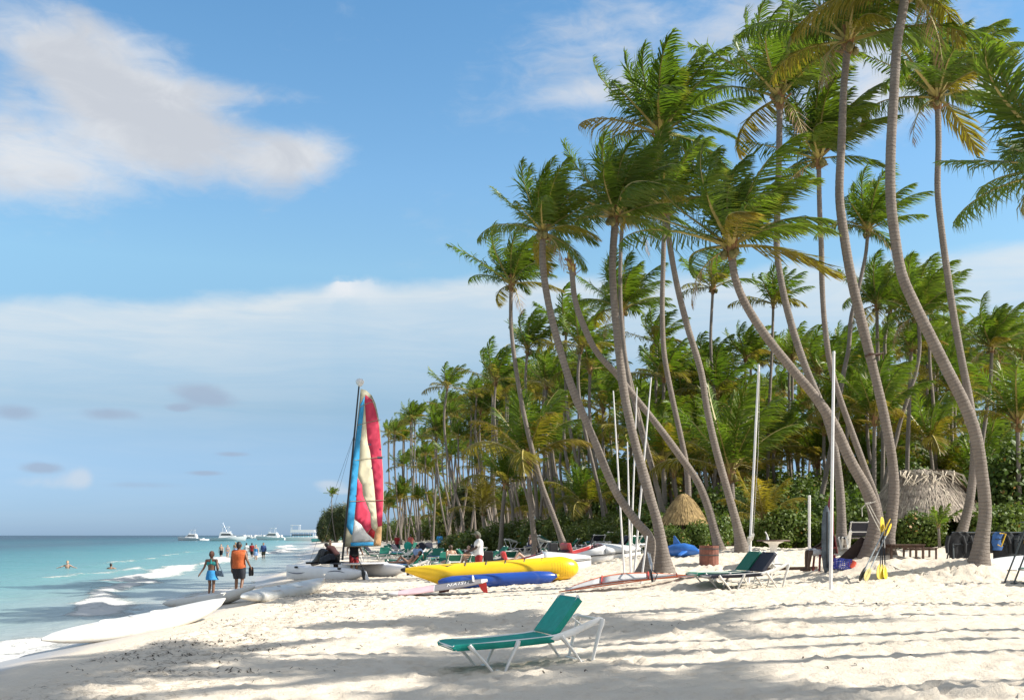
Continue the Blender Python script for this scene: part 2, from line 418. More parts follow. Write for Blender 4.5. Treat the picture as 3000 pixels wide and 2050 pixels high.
sq = spaced([(-3, .2), (0, .10), (9, .12), (16, .3), (40, 1.2), (120, 5), (500, 30), (3000, 300), (9000, 1500)])
yq = spaced([(2, .6), (14, .14), (50, .22), (90, .5), (160, 1.4), (400, 8), (1500, 60), (9000, 900)])
S, Yq = np.meshgrid(sq, yq); Xq = shore(Yq) - S
wob = (fbm(S*0+Yq/9., S/40, 41)-.5)
Zq = .025*np.sin(Yq*.9+Xq*.5) * np.clip(S/4, 0, 1) + (fbm(Xq/1.6, Yq/2.6, 43)-.5)*.09*np.clip(S/3, .1, 1)*np.clip(1-S/400, 0, 1)
foam_ = np.zeros_like(S)
def breaker(s0, w, h, y0, y1, seed, fo, trail):
    """a wave running along the shore: steep on its landward face, foam on and behind the crest"""
    global Zq, foam_
    c = s0 + (fbm(Yq/14, S*0, seed)-.5)*4.0 + (fbm(Yq/3, S*0, seed+5)-.5)*.9
    u = S - c
    amp = ss((Yq-y0)/(.18*(y1-y0)+1))*ss((y1-Yq)/(.25*(y1-y0)+1))*(.45+.9*fbm(Yq/4.5, S*0, seed+9))
    prof = np.where(u > 0, np.exp(-(u/w)**2), np.exp(-(u/(w*.33))**2))
    Zq = Zq + h*amp*prof*(.55+.9*fbm(Xq/.35, Yq/.35, seed+2))
    foam_ = foam_ + fo*amp*np.where(u > 0, np.exp(-(u/(w*1.0))**2), np.exp(u/trail))*(u > -12)
breaker(7.0, 1.5, .15, 36, 120, 101, .95, 1.5)
breaker(10.5, 1.3, .10, 48, 75, 131, .7, 1.2)
breaker(2.3, .7, .10, 27, 36, 151, .95, .6)
breaker(1.6, .7, .07, 13, 24, 171, .7, .7)
breaker(3.8, .9, .08, 30, 55, 181, .62, 1.2)
breaker(15, 1.6, .12, 60, 170, 191, .6, 2.0)
breaker(5.0, 1.4, .16, 80, 260, 211, .85, 2.4)
wash = np.exp(-np.clip(S, 0, None)/2.0)*.60*(.2+1.5*fbm(Xq/2.2, Yq/4., 221))*(S > -2)
foam_ = np.clip(foam_ + wash*ss((Yq-2)/3), 0, 1.3)
caps = ss((fbm(Xq/9, Yq/2.5, 231, 5)-.73)/.06)*.55*(S > 18)*(S < 400)
foam_ = np.clip(foam_ + caps, 0, .72)
sea = grid_mesh('sea', Xq[:, ::-1], Yq, Zq[:, ::-1], sea_mat(), {'offshore': S[:, ::-1], 'foam': foam_[:, ::-1]})
tag(sea, 'turquoise sea with low breakers and foam', None, kind='structure')
# ================================================================== palms
def leaf_mat(name, c0, c1, tip, trans=.45):
    m = bpy.data.materials.new(name); m.use_nodes = True; t = NT(m.node_tree); t.n.clear()
    out = t.node('ShaderNodeOutputMaterial'); b = t.node('ShaderNodeBsdfPrincipled')
    rnd = t.node('ShaderNodeObjectInfo').outputs['Random']
    oc = t.node('ShaderNodeTexCoord').outputs['Object']
    lt = t.node('ShaderNodeAttribute', attribute_name='along').outputs['Fac']
    pt = t.node('ShaderNodeAttribute', attribute_name='hue').outputs['Fac']
    c = t.mix(t.math('ADD', t.math('MULTIPLY', rnd, .5), t.math('MULTIPLY', pt, .5)), c0, c1)
    c = t.mix(t.smooth(t.math('ADD', lt, t.math('MULTIPLY', t.noise(oc, 9, 3), .4)), .85, 1.35), c, tip)
    t.put(b.inputs['Base Color'], c); b.inputs['Roughness'].default_value = .42; b.inputs['Specular IOR Level'].default_value = .42
    tr = t.node('ShaderNodeBsdfTranslucent'); t.put(tr.inputs[0], t.mix(1.0, c, (1.25, 1.35, .6), 'MULTIPLY'))
    mx = t.node('ShaderNodeMixShader', inp={0: trans, 1: b.outputs[0], 2: tr.outputs[0]}); t.l.new(mx.outputs[0], out.inputs[0]); return m
LEAF = leaf_mat('palm_leaf', (.070, .130, .014), (.155, .215, .024), (.30, .25, .04))
LEAFY = leaf_mat('palm_leaf_yellow', (.16, .17, .022), (.30, .21, .03), (.34, .19, .05))
RACH = M('palm_rachis', (.33, .27, .08), .5, .2)
FIBRE = M('palm_fibre', (.25, .14, .065), .9, .4, 9, .6, 30)
DEAD = M('dead_frond', (.30, .19, .10), .8, .3, 7)

def trunk_mat():
    m = bpy.data.materials.new('palm_trunk'); m.use_nodes = True; t = NT(m.node_tree); t.n.clear()
    out = t.node('ShaderNodeOutputMaterial'); b = t.node('ShaderNodeBsdfPrincipled')
    uv = t.node('ShaderNodeUVMap', uv_map='UVMap').outputs[0]; sp = t.node('ShaderNodeSeparateXYZ'); t.put(sp.inputs[0], uv)
    oc = t.node('ShaderNodeTexCoord').outputs['Object']
    n = t.noise(oc, 2.2, 6, .65); nf = t.noise(oc, 22, 6, .7)
    v = t.math('ADD', sp.outputs[1], t.math('MULTIPLY', t.noise(oc, 3.5, 3), .10))
    ring = t.math('ABSOLUTE', t.math('SUBTRACT', t.math('FRACT', t.math('MULTIPLY', v, 11.0)), .5))    # 0 at mid, .5 at scar
    scar = t.smooth(ring, .34, .48)
    rnd = t.node('ShaderNodeObjectInfo').outputs['Random']
    c = t.mix(n, (.115, .096, .082), (.325, .285, .25))
    c = t.mix(t.math('MULTIPLY', scar, .30), c, (.085, .066, .052))
    c = t.mix(t.math('MULTIPLY', t.smooth(nf, .60, .75), .6), c, (.42, .37, .33))      # pale lichen
    c = t.mix(t.math('MULTIPLY', t.smooth(nf, .42, .30), .5), c, (.08, .06, .05))
    c = t.mix(t.math('MULTIPLY', rnd, .25), c, (.26, .20, .155))
    t.put(b.inputs['Base Color'], c); b.inputs['Roughness'].default_value = .9; b.inputs['Specular IOR Level'].default_value = .2
    bh = t.math('ADD', t.math('MULTIPLY', scar, -.7), nf)
    bn = t.node('ShaderNodeBump', inp={'Strength': .6, 'Distance': .035, 'Height': bh}); t.put(b.inputs['Normal'], bn.outputs[0])
    t.l.new(b.outputs[0], out.inputs[0]); return m
TRUNK = trunk_mat()
WIND = np.array([1.0, -.12, .05])

def frond_arrays(rng, az, el, L, droop, wind, nl, lw=.0125, torn=0.0):
    """rachis and leaflets of one frond (unit crown), bent by its weight and by the wind"""
    N = 14; d = np.array([math.cos(el)*math.cos(az), math.cos(el)*math.sin(az), math.sin(el)])
    side = np.array([-math.sin(az), math.cos(az), 0.]); p = np.zeros(3)
    ptsl, dl, sl = [p.copy()], [d.copy()], [side.copy()]
    for i in range(N):
        t = (i+1)/N
        d = d + np.array([0, 0, -1.])*droop*t*1.55/N*2 + WIND*wind*t*t*2.6/N
        d /= np.linalg.norm(d); side = side - d*side.dot(d); side /= np.linalg.norm(side)
        p = p + d*L/N; ptsl.append(p.copy()); dl.append(d.copy()); sl.append(side.copy())
    pts, dirs, sides = np.array(ptsl), np.array(dl), np.array(sl)
    V, Fc, A, H, MI = [], [], [], [], []
    # rachis: three-sided, tapering
    for i in range(N+1):
        t = i/N; r = .016*(1-t)**1.2 + .0022; n_ = np.cross(sides[i], dirs[i])
        for k in range(3):
            a = 2*math.pi*k/3; V.append(pts[i] + (sides[i]*math.cos(a)*1.3 + n_*math.sin(a))*r*L); A.append(0); H.append(.5)
    for i in range(N):
        for k in range(3):
            a = i*3+k; b = i*3+(k+1) % 3; Fc.append((a, b, b+3, a+3)); MI.append(1)
    base = len(V); G_ = np.array([0, 0, -1.])
    for sgn in (-1, 1):
        for j in range(nl):
            t = .17 + .83*(j+.5)/nl + rng.uniform(-.3, .3)/nl
            if torn and rng.random() < torn: continue
            t = min(t, .995); f = t*N; i = min(int(f), N-1); q = f-i
            p0 = pts[i]*(1-q)+pts[i+1]*q; d0 = dirs[i]*(1-q)+dirs[i+1]*q; s0 = sides[i]*(1-q)+sides[i+1]*q
            u0 = np.cross(s0, d0)*(1 if True else -1)
            al = R(68)*(1-t) + R(24)*t + rng.uniform(-.12, .12)
            dr = sgn*s0*math.sin(al) + d0*math.cos(al) + u0*(.22+rng.uniform(-.15, .15))
            dr /= np.linalg.norm(dr)
            prof = (.45+.55*math.sin(math.pi*min(1, (t-.1)*1.05)**.75)) * (1 if t < .8 else 1-(t-.8)*2.2)
            l = L*.31*max(.2, prof)*rng.uniform(.85, 1.1)
            d1 = dr + G_*.18*rng.uniform(.4, 1.6) + WIND*wind*.55; d1 /= np.linalg.norm(d1)
            d2 = d1 + G_*.55*rng.uniform(.3, 1.5) + WIND*wind*.75; d2 /= np.linalg.norm(d2)
            w = d0 - dr*d0.dot(dr); w = w + u0*rng.uniform(-.35, .35); w /= max(1e-6, np.linalg.norm(w)); w = w*lw*L*rng.uniform(.75, 1.15)
            m1 = p0 + d1*l*.52; tip = m1 + d2*l*.5
            b = len(V)
            V += [p0-w*.35, p0+w*.35, m1+w*.5, m1-w*.5, tip]; A += [.1, .1, .5, .5, 1.0]; h = t*.6+rng.uniform(0, .4); H += [h]*5
            Fc += [(b, b+1, b+2, b+3), (b+3, b+2, b+4)]; MI += [0, 0]
    return V, Fc, A, H, MI
def to_mesh(name, V, Fc, A, H, MI, mats):
    me = bpy.data.meshes.new(name); me.from_pydata([tuple(v) for v in V], [], Fc)
    for m in mats: me.materials.append(m)
    me.polygons.foreach_set('material_index', np.array(MI, np.int32))
    for k, v in (('along', A), ('hue', H)):
        a = me.attributes.new(k, 'FLOAT', 'POINT'); a.data.foreach_set('value', np.array(v, np.float32))
    me.update(); return me

def crown_spec(seed, n, wind, low=False, yellow=.12, spread=1.0):
    """the fronds of a crown from the upright young ones down to the hanging old ones"""
    rng = random.Random(seed); o = []
    for i in range(n):
        a = (i+.5)/n; az = i*2.39996 + rng.uniform(-.25, .25)
        el = R(84)*(1-a)**.68 + R(2 if not low else 18)*a + rng.uniform(-.12, .12)
        up = -math.cos(az)                                          # +1 on the windward side
        L = rng.uniform(.86, 1.06)*(.72 + .28*min(1, a*3))
        droop = (.12 + .58*a*spread)*rng.uniform(.6, 1.25)
        w = wind*rng.uniform(.65, 1.25)*(1.05 if up > 0 else .75)
        o.append((az, el, L, droop, w, a > 1-yellow and rng.random() < .75, rng))
    return o
CROWNS = {}
def crown_set(key, seed, n, wind, nl, low=False, yellow=.12, lw=.0155, allyellow=False, spread=1.0, dead=0):
    L = []
    for i, (az, el, ln, dr, w, old, rng) in enumerate(crown_spec(seed, n, wind, low, yellow, spread)):
        arr = frond_arrays(rng, az, el, ln, dr, w, nl, lw, .10 if old else .03)
        L.append((arr, old or allyellow))
    rd = random.Random(seed+5)
    for k in range(dead): L.append((frond_arrays(rd, rd.uniform(0, 6.28), R(rd.uniform(-35, -10)), rd.uniform(.6, .85), 1.3, .25, int(nl*.6), lw*.6, .35), 2))
    CROWNS[key] = L; return L
FRONDS, WHOLE = {}, {}
def frond_meshes(key):
    if key not in FRONDS:
        FRONDS[key] = [to_mesh('frond', *a, [(LEAF, LEAFY, DEAD)[int(old)], RACH]) for a, old in CROWNS[key]]
    return FRONDS[key]
def whole_crown(key):
    if key not in WHOLE:
        V, Fc, A, H, MI = [], [], [], [], []
        for (v, f, a, h, m), old in CROWNS[key]:
            b = len(V); V += v; Fc += [tuple(i+b for i in q) for q in f]; A += a; H += h
            MI += [(int(old)+1 if old and k == 0 else k) for k in m]
        WHOLE[key] = to_mesh('crown', V, Fc, A, H, MI, [LEAF, RACH, LEAFY, DEAD])
    return WHOLE[key]
for k in range(6): crown_set('near%d' % k, 100+k*7, (28, 31, 27, 29, 30, 28)[k], (.72, 1.0, .86, .62, 1.08, .92)[k], 62, dead=1, yellow=.08)
for k in range(5): crown_set('far%d' % k, 300+k*7, (18, 20, 17, 19, 21)[k], (.8, 1.1, .95, .7, 1.0)[k], 32, lw=.024, yellow=.25)
crown_set('low0', 501, 18, .38, 52, low=True, yellow=.3, spread=1.1)
crown_set('low1', 511, 16, .32, 52, low=True, yellow=.35, spread=1.15)
crown_set('gold', 521, 13, .30, 46, low=True, allyellow=True, spread=1.2)
crown_set('sprout', 531, 8, .2, 22, low=True, yellow=0, lw=.05, spread=.7)

# the boot of old leaf bases below the crown, and the stubs that stick out of it
def boot_mesh(seed):
    rng = random.Random(seed); g = G()
    g.tube([(0, 0, -.16), (0, 0, -.06), (0, 0, .03), (0, 0, .12), (.01, 0, .22)], [.042, .058, .062, .050, .02], 9)
    for i in range(16):
        a = i*2.4; z = -.13+.27*i/16; e = R(rng.uniform(20, 75)); r = .045; l = rng.uniform(.05, .13)
        p = Vector((math.cos(a)*r, math.sin(a)*r, z)); q = p + Vector((math.cos(a)*math.cos(e), math.sin(a)*math.cos(e), math.sin(e)))*l
        g.beam(p, q, .032, .012, m=1 if rng.random() < .5 else 0)
    return g
BOOTS = []
for k in range(3):
    o = boot_mesh(k).build('leaf_bases', [FIBRE, RACH]); BOOTS.append(o.data); bpy.data.objects.remove(o)

def smooth_path(pts, n):
    """Catmull-Rom through the points, n samples, evenly by length"""
    p = [Vector(q) for q in pts]; p = [p[0]*2-p[1]] + p + [p[-1]*2-p[-2]]; o = []
    for i in range(1, len(p)-2):
        for k in range(24):
            t = k/24.; a, b, c, d = p[i-1], p[i], p[i+1], p[i+2]
            o.append(.5*((2*b) + (c-a)*t + (2*a-5*b+4*c-d)*t*t + (3*b-a-3*c+d)*t**3))
    o.append(p[-2]); o = np.array([tuple(v) for v in o])
    s = np.concatenate([[0], np.cumsum(np.linalg.norm(np.diff(o, axis=0), axis=1))])
    t = np.linspace(0, s[-1], n); return np.stack([np.interp(t, s, o[:, k]) for k in range(3)], 1), s[-1]
def trunk_mesh(pts, r0, r1, flare, step, sides, seed):
    _, L = smooth_path(pts, 8); n = max(8, int(L/step)); path, L = smooth_path(pts, n)
    v = np.linspace(0, L, n); rng = np.random.RandomState(seed)
    rad = .80*r0 + (.80*r1-.80*r0)*(v/L)**.8 + flare*np.exp(-(v/.55)**1.3)
    if step < .1: rad = rad*(1+.011*np.sign(np.sin(v*2*np.pi*11.0/2)))   # stepped leaf-scar rings
    rad = rad*(1+.04*np.interp(v, np.linspace(0, L, 12), rng.randn(12)))
    T = np.gradient(path, axis=0); T /= np.linalg.norm(T, axis=1)[:, None]
    a = np.cross(T, [0, 1, 0]); a /= np.linalg.norm(a, axis=1)[:, None]; b = np.cross(T, a)
    th = np.linspace(0, 2*np.pi, sides, endpoint=False)
    lump = 1+.09*rng.randn(sides)[None, :]*np.exp(-(v/1.2))[:, None]
    V = path[:, None] + (a[:, None]*np.cos(th)[None, :, None] + b[:, None]*np.sin(th)[None, :, None])*(rad[:, None]*lump)[:, :, None]
    i = np.arange(n*sides).reshape(n, sides); j = np.roll(i, -1, 1)
    Fq = np.stack([i[:-1], i[1:], j[1:], j[:-1]], -1).reshape(-1, 4)
    u = np.linspace(0, 1, sides+1)
    U = np.zeros((n-1, sides, 4, 2)); U[..., 0, 0] = u[:-1]; U[..., 1, 0] = u[:-1]; U[..., 2, 0] = u[1:]; U[..., 3, 0] = u[1:]
    U[..., 0, 1] = v[:-1, None]; U[..., 1, 1] = v[1:, None]; U[..., 2, 1] = v[1:, None]; U[..., 3, 1] = v[:-1, None]
    return V.reshape(-1, 3), Fq.tolist(), U.reshape(-1, 2), path

_g = G(); _g.ball((0, 0, 0), (.095, .095, .12), 10, 7); _o = _g.build('coconut', M('coconut_husk', (.17, .15, .05), .6, .4, 8), None, True); NUT = _o.data; bpy.data.objects.remove(_o)
NPALM = [0]
def palm(pts, Rm, key, label, group=None, r=(.17, .11), flare=.16, fronds=True, seed=None, cat='palm tree', turn=None, headless=False, detail=True):
    """pts: foot to crown in metres"""
    NPALM[0] += 1; seed = NPALM[0] if seed is None else seed; rng = random.Random(seed*13)
    foot = Vector(pts[0]); foot.z = min(foot.z, gz(foot.x, foot.y)) - .12
    loc = [Vector(q) - foot for q in pts]; loc[0] = Vector((0, 0, 0))
    t = thing('palm_tree', label, cat, foot, 0, group)
    V, Fq, U, path = trunk_mesh(loc, r[0], r[1], flare, .0455 if detail else .5, 12 if detail else 7, seed)
    mesh('trunk', V, Fq, TRUNK, t, True, uv=U)
    if headless:
        inst('leaf_bases', BOOTS[1], t, Vector(path[-1]), (.2, -.25, 0), 2.2); return t
    top = Vector(path[-1]); dr = Vector(path[-1]-path[-4]).normalized()
    tilt = Vector((0, 0, 1)).rotation_difference((dr + Vector((0, 0, 1.2))).normalized()).to_euler()
    s = Rm*1.04
    inst('leaf_bases', BOOTS[seed % 3], t, top, tilt, max(Rm*.75, r[1]*14))
    rz = rng.uniform(-.35, .35) if turn is None else turn
    E = (tilt.to_matrix() @ Euler((0, 0, rz)).to_matrix()).to_euler()
    if fronds:
        if Rm > 1.6:
            for k in range(rng.randrange(3, 7)):
                a = rng.uniform(0, 6.28); inst('coconut', NUT, t, top + Vector((math.cos(a)*.20, math.sin(a)*.20, rng.uniform(-.28, -.08))), (rng.uniform(-.4, .4), rng.uniform(-.4, .4), a), rng.uniform(.85, 1.15))
        for me in frond_meshes(key):
            k = s*rng.uniform(.78, 1.12)
            if rng.random() < .08: continue
            inst('frond', me, t, top, E, k)
    else:
        inst('crown', whole_crown(key), t, top, E, s)
    return t

def dpts(lst, D, D2=None):
    """display-pixel points (crown first) to metres, foot first"""
    n = len(lst); D2 = D if D2 is None else D2
    return [PD(x, y, D2 + (D-D2)*i/(n-1)) for i, (x, y) in enumerate(lst)][::-1]
def main_palm(lst, D, Rd, key, label, D2=None, **kw):
    return palm(dpts(lst, D, D2), Rd*K/F*D, key, label, **kw)

main_palm([(1232, 528), (1232, 600), (1245, 690), (1270, 790), (1302, 890), (1345, 990), (1394, 1108), (1440, 1178), (1471, 1215), (1476, 1247), (1458, 1290)], 29, 172, 'near0', 'tall palm whose leaning trunk crosses the white masts, foot behind the orange windsurf sail', D2=28.4)
_a = bpy.data.objects['palm_tree']
for _az, _el, _dr, _k in ((.05, -22, .75, 1.62), (.45, -8, .8, 1.7)):
    inst('frond', to_mesh('frond', *frond_arrays(random.Random(3), _az, R(_el), 1.0, _dr, .1, 50, .0155, .04), [LEAF, RACH]), _a, PD(1232, 528, 28.4)-_a.location, (0, 0, 0), _k)
main_palm([(1397, 492), (1390, 600), (1395, 700), (1405, 800), (1418, 900), (1440, 1000), (1470, 1110), (1495, 1200), (1508, 1290)], 29.5, 205, 'near1', 'thick ringed palm sharing its sandy foot with the leaning trunk beside the masts', r=(.21, .12), flare=.2)
main_palm([(1500, 305), (1507, 400), (1508, 480), (1505, 600), (1503, 700), (1507, 800), (1525, 900), (1545, 990), (1558, 1060), (1562, 1130), (1560, 1200), (1552, 1240)], 42, 215, 'near2', 'very tall slim palm standing by the blue inflatable dolphin')
main_palm([(1512, 470), (1518, 540), (1535, 640), (1560, 740), (1590, 840), (1605, 930), (1625, 1020), (1650, 1110), (1672, 1190), (1686, 1250)], 36, 195, 'near3', 'dark leaning palm with foot behind the brown barrel and the sea-grape hedge', r=(.19, .12))
main_palm([(1660, 560), (1667, 625), (1692, 690), (1740, 765), (1800, 840), (1850, 900), (1893, 965), (1930, 1045), (1968, 1115), (1986, 1175), (1978, 1232), (1966, 1285)], 28, 262, 'near4', 'strongly bent palm with the yellow paddles leaning at its foot', r=(.22, .13), flare=.26)
main_palm([(1770, 222), (1768, 350), (1765, 450), (1763, 560), (1775, 650), (1797, 740), (1827, 830), (1865, 920), (1890, 1000), (1903, 1080), (1909, 1160), (1910, 1255)], 36, 240, 'near5', 'tall palm with a wide crown, foot beside the blue crate and chair', r=(.2, .12), flare=.2)
main_palm([(1858, 362), (1860, 470), (1864, 560), (1866, 650), (1872, 740), (1885, 830), (1905, 900), (1935, 985), (1962, 1060), (1990, 1140), (2010, 1250)], 38, 190, 'near1', 'slender upright palm rising behind the bent paddle palm')
main_palm([(1925, 95), (1915, 200), (1910, 320), (1905, 440), (1915, 530), (1930, 620), (1948, 700), (1970, 790), (1990, 870), (2008, 950), (2024, 1040), (2029, 1110), (2022, 1180), (2015, 1225), (2016, 1280)], 28, 262, 'near3', 'tall palm with a dark strap round its trunk beside the paddles', r=(.2, .12), flare=.18)
main_palm([(2058, -30), (2048, 30), (2035, 110), (2028, 230), (2022, 330), (2021, 440), (2030, 530), (2046, 620), (2075, 690), (2110, 760), (2150, 840), (2190, 920), (2215, 990), (2229, 1080), (2236, 1160), (2228, 1230), (2218, 1310)], 26, 300, 'near0', 'thick palm rising from its own sand mound in front of the hung wetsuits', r=(.21, .14), flare=.32, turn=1.1)
main_palm([(2128, 222), (2130, 330), (2128, 430), (2138, 530), (2150, 620), (2165, 720), (2185, 830), (2202, 920), (2211, 1000), (2208, 1080), (2196, 1160), (2166, 1258)], 36, 235, 'near4', 'palm with a foot curving out between the thatched hut and the wetsuits', r=(.2, .12), flare=.2, turn=.6)
main_palm([(1160, 645), (1160, 740), (1170, 830), (1185, 920), (1205, 1010), (1230, 1100), (1263, 1190), (1288, 1255)], 48, 142, 'near5', 'slim leaning palm among the sunbathers, its foot behind the white boats')
main_palm([(1297, 605), (1305, 680), (1325, 740), (1355, 800), (1400, 850), (1442, 903), (1490, 962), (1540, 1030), (1582, 1090), (1607, 1150), (1622, 1205), (1640, 1262)], 37, 0, 'near0', 'crownless palm trunk leaning across the grove to the brown barrel', headless=True, r=(.2, .12))
main_palm([(1970, 522), (1965, 575), (1955, 625), (1945, 670), (1932, 720), (1926, 790), (1914, 850), (1900, 940), (1880, 1050), (1860, 1150), (1850, 1230)], 50, 138, 'near2', 'crooked thin palm whose bent neck carries a small tufted crown')
mids = [
 ([(1618, 655), (1613, 780), (1622, 900), (1635, 1010), (1640, 1225)], 60, 112, 'far0'),
 ([(1412, 702), (1418, 800), (1440, 900), (1465, 1000), (1490, 1100), (1520, 1240)], 46, 140, 'near3'),
 ([(1413, 490), (1408, 600), (1410, 720), (1425, 850), (1455, 980), (1490, 1100), (1530, 1240)], 44, 160, 'near2'),
 ([(1490, 778), (1488, 900), (1480, 1000), (1500, 1225)], 62, 88, 'far1'),
 ([(1490, 852), (1492, 950), (1505, 1225)], 70, 82, 'far3'),
 ([(1285, 748), (1283, 850), (1290, 950), (1310, 1050), (1338, 1150), (1350, 1235)], 60, 112, 'far2'),
 ([(1318, 790), (1312, 860), (1322, 950), (1347, 1060), (1367, 1150), (1375, 1235)], 56, 112, 'far3'),
 ([(1197, 792), (1193, 870), (1200, 960), (1212, 1060), (1225, 1230)], 60, 108, 'far4'),
 ([(1015, 880), (1008, 950), (1015, 1030), (1032, 1110), (1048, 1170), (1058, 1222)], 76, 66, 'far0'),
 ([(1125, 866), (1122, 950), (1135, 1040), (1160, 1130), (1170, 1225)], 68, 98, 'far1'),
 ([(1240, 872), (1240, 960), (1250, 1050), (1262, 1225)], 64, 108, 'far2'),
 ([(1755, 690), (1752, 800), (1745, 950), (1740, 1220)], 62, 98, 'far3'),
 ([(1692, 812), (1690, 900), (1680, 1010), (1690, 1225)], 64, 90, 'far4'),
 ([(1990, 692), (1992, 800), (1998, 900), (2004, 1000), (2000, 1230)], 52, 118, 'near0'),
 ([(2022, 695), (2012, 745), (2008, 792), (2016, 857), (2010, 905), (2020, 1010), (2040, 1230)], 54, 120, 'near5'),
 ([(2112, 700), (2110, 820), (2120, 950), (2130, 1230)], 58, 118, 'far0'),
 ([(2084, 715), (2087, 787), (2080, 840), (2066, 885), (2044, 955), (2033, 1000), (2010, 1090), (1990, 1230)], 48, 128, 'near1'),
 ([(2251, 787), (2248, 863), (2237, 948), (2228, 1019), (2220, 1110), (2215, 1235)], 50, 122, 'near4'),
 ([(2068, 792), (2064, 905), (2059, 1067), (2062, 1230)], 50, 98, 'far4'),
 ([(1985, 950), (1984, 1040), (1983, 1230)], 46, 150, 'low0'),
 ([(2110, 1005), (2118, 1080), (2130, 1230)], 55, 130, 'low1'),
 ([(2148, 830), (2150, 930), (2160, 1230)], 62, 100, 'far1'),
 ([(2310, 960), (2312, 1080), (2318, 1230)], 44, 170, 'low0'),
 ([(2316, 830), (2310, 940), (2300, 1230)], 56, 120, 'far2'),
]
mid_lab = ['thin palm seen straight behind the dark leaning palm', 'palm standing just behind the thick ringed palm, full green crown', 'tall palm whose trunk hides behind the thick ringed palm', 'small-crowned palm over the low palm with brown leaf bases',
 'smaller palm half hidden below its neighbour, by the low brown-based palm', 'ragged palm between the slim leaning palm and the crownless trunk', 'palm curving down behind the crownless trunk to the white boats', 'palm rising close behind the slim leaning palm',
 'tall thin palm standing clear above the far grove by the sail', 'bushy palm beside the tall thin one, over the far loungers', 'dense round-crowned palm above the low broad palm', 'upright thin palm behind the bent paddle palm\'s crown',
 'palm with yellow lower fronds above the low huge-fronded palm', 'palm with a straight neck behind the strapped palm', 'palm with an S-shaped trunk behind the strapped palm', 'palm crown showing between the strapped palm and the mound palm',
 'palm whose thin trunk leans across towards the strapped palm', 'palm with a yellow hanging frond beside the dark broad-leaved trees', 'straight thin palm over the thatched hut', 'short palm with a ringed trunk in front of the dark trees by the hut',
 'short-trunked palm right above the thatched roof', 'palm behind the curving foot of the hut-side palm', 'dark low palm drooping over the wetsuit rack', 'palm high behind the wetsuit rack']
for i, (l, D, Rd, key) in enumerate(mids):
    main_palm(l, D, Rd, key, mid_lab[i], group='palms in the middle of the grove', r=(.15, .10), flare=.1, fronds=D < 61, detail=D < 56)
main_palm([(1199, 1045), (1203, 1130), (1218, 1240)], 50, 190, 'low1', 'low broad palm with long yellow-green fronds behind the banana boat', r=(.17, .14))
main_palm([(1147, 1100), (1140, 1170), (1135, 1235)], 60, 125, 'low0', 'dark low palm in the shade behind the sun loungers', r=(.17, .14))
main_palm([(1658, 1075), (1662, 1140), (1668, 1245)], 44, 205, 'low0', 'low palm with huge arching fronds behind the hedge and white mast', r=(.2, .15))
main_palm([(1734, 1180), (1736, 1215), (1738, 1250)], 42, 125, 'gold', 'stemless golden-yellow young palm in the sea-grape hedge', r=(.1, .09), flare=.05)
main_palm([(1505, 1045), (1508, 1120), (1515, 1240)], 50, 155, 'low1', 'low palm with brown leaf bases above the small thatched shelter', r=(.17, .14))
main_palm([(1097, 1160), (1100, 1200), (1103, 1240)], 70, 95, 'gold', 'small yellowing palm behind the far rows of loungers', r=(.14, .11), flare=.05)
main_palm([(2130, 1195), (2131, 1215), (2133, 1252)], 36, 62, 'sprout', 'knee-high fan of a palm seedling in front of the thatched hut', r=(.05, .05), flare=.03)

# palms beside and behind the camera's edge of the frame: the same grove goes on, their shadows stripe the sand
near_side = [(10.3, 18.5, 8.9, 2.7, 'near3'), (11.0, 8.4, 13.2, 2.9, 'near1'), (10.2, 10.9, 13.6, 2.9, 'near4'), (11.4, 13.0, 13.2, 2.8, 'near0'), (19.2, 14.7, 13.6, 3.0, 'near5'),
             (17.6, 8.0, 13.0, 2.9, 'near3'), (14.5, 6.8, 12.4, 2.8, 'near2'), (16.4, 11.4, 13.8, 2.8, 'near1'), (15.8, 17.4, 13.0, 2.9, 'near4')]
side_lab = ['palm whose drooping fronds reach in above the wetsuit rack'] + ['palm standing out on the open sand off the near end of the wetsuit rack']*8
for i, (x, y, h, Rm, key) in enumerate(near_side):
    b = Vector((x+2.2, y, gz(x+2.2, y)))
    palm([b, b+Vector((.1, 0, h*.25)), b+Vector((-.2, .1, h*.55)), b+Vector((-1.0, .1, h*.82)), Vector((x, y+.1, h))], Rm, key, side_lab[i], 'palms beside the open sand' if i else None, r=(.17, .12), detail=i == 0, fronds=i == 0)

# the far grove down the beach
rng = random.Random(5)
env_x = [868, 950, 1000, 1050, 1110, 1200, 1260, 1400, 1560, 1650, 1800, 1900, 2000, 2150, 2324]
env_y = [985, 930, 915, 900, 880, 865, 860, 880, 900, 880, 850, 830, 840, 830, 800]
def far_palm(dx, dy, D, lab, grp, rr=(2.1, 2.9)):
    c = PD(dx, dy, D); lean = rng.uniform(.3, 2.6)*(1 if rng.random() < .85 else -.6)
    bx = c.x + lean*.9; by = D + rng.uniform(-1, 1); b = Vector((bx, by, gz(bx, by)))
    h = c.z - b.z
    if h < 2: return
    pts = [b, b+Vector((-lean*.55, 0, h*.35)), Vector((c.x-.0*lean, D, b.z+h*.72)), c]
    palm(pts, rng.uniform(*rr), 'far%d' % rng.randrange(5), lab, grp, r=(.16, .11), flare=.08, fronds=False, detail=False)
for i in range(84):
    t = (i+.5)/84; dx = 872 + 400*t**1.0 + rng.uniform(-8, 8); D = 165 - 85*t**.8 + rng.uniform(-14, 14)
    dy = float(np.interp(dx, env_x, env_y)) + rng.choice([0, 10, 30, 60, 95, 130, 165])*rng.uniform(.6, 1.15) + 8
    far_palm(dx, dy, D, 'far palm in the grove along the beach beyond the sun loungers', 'palms down the beach')
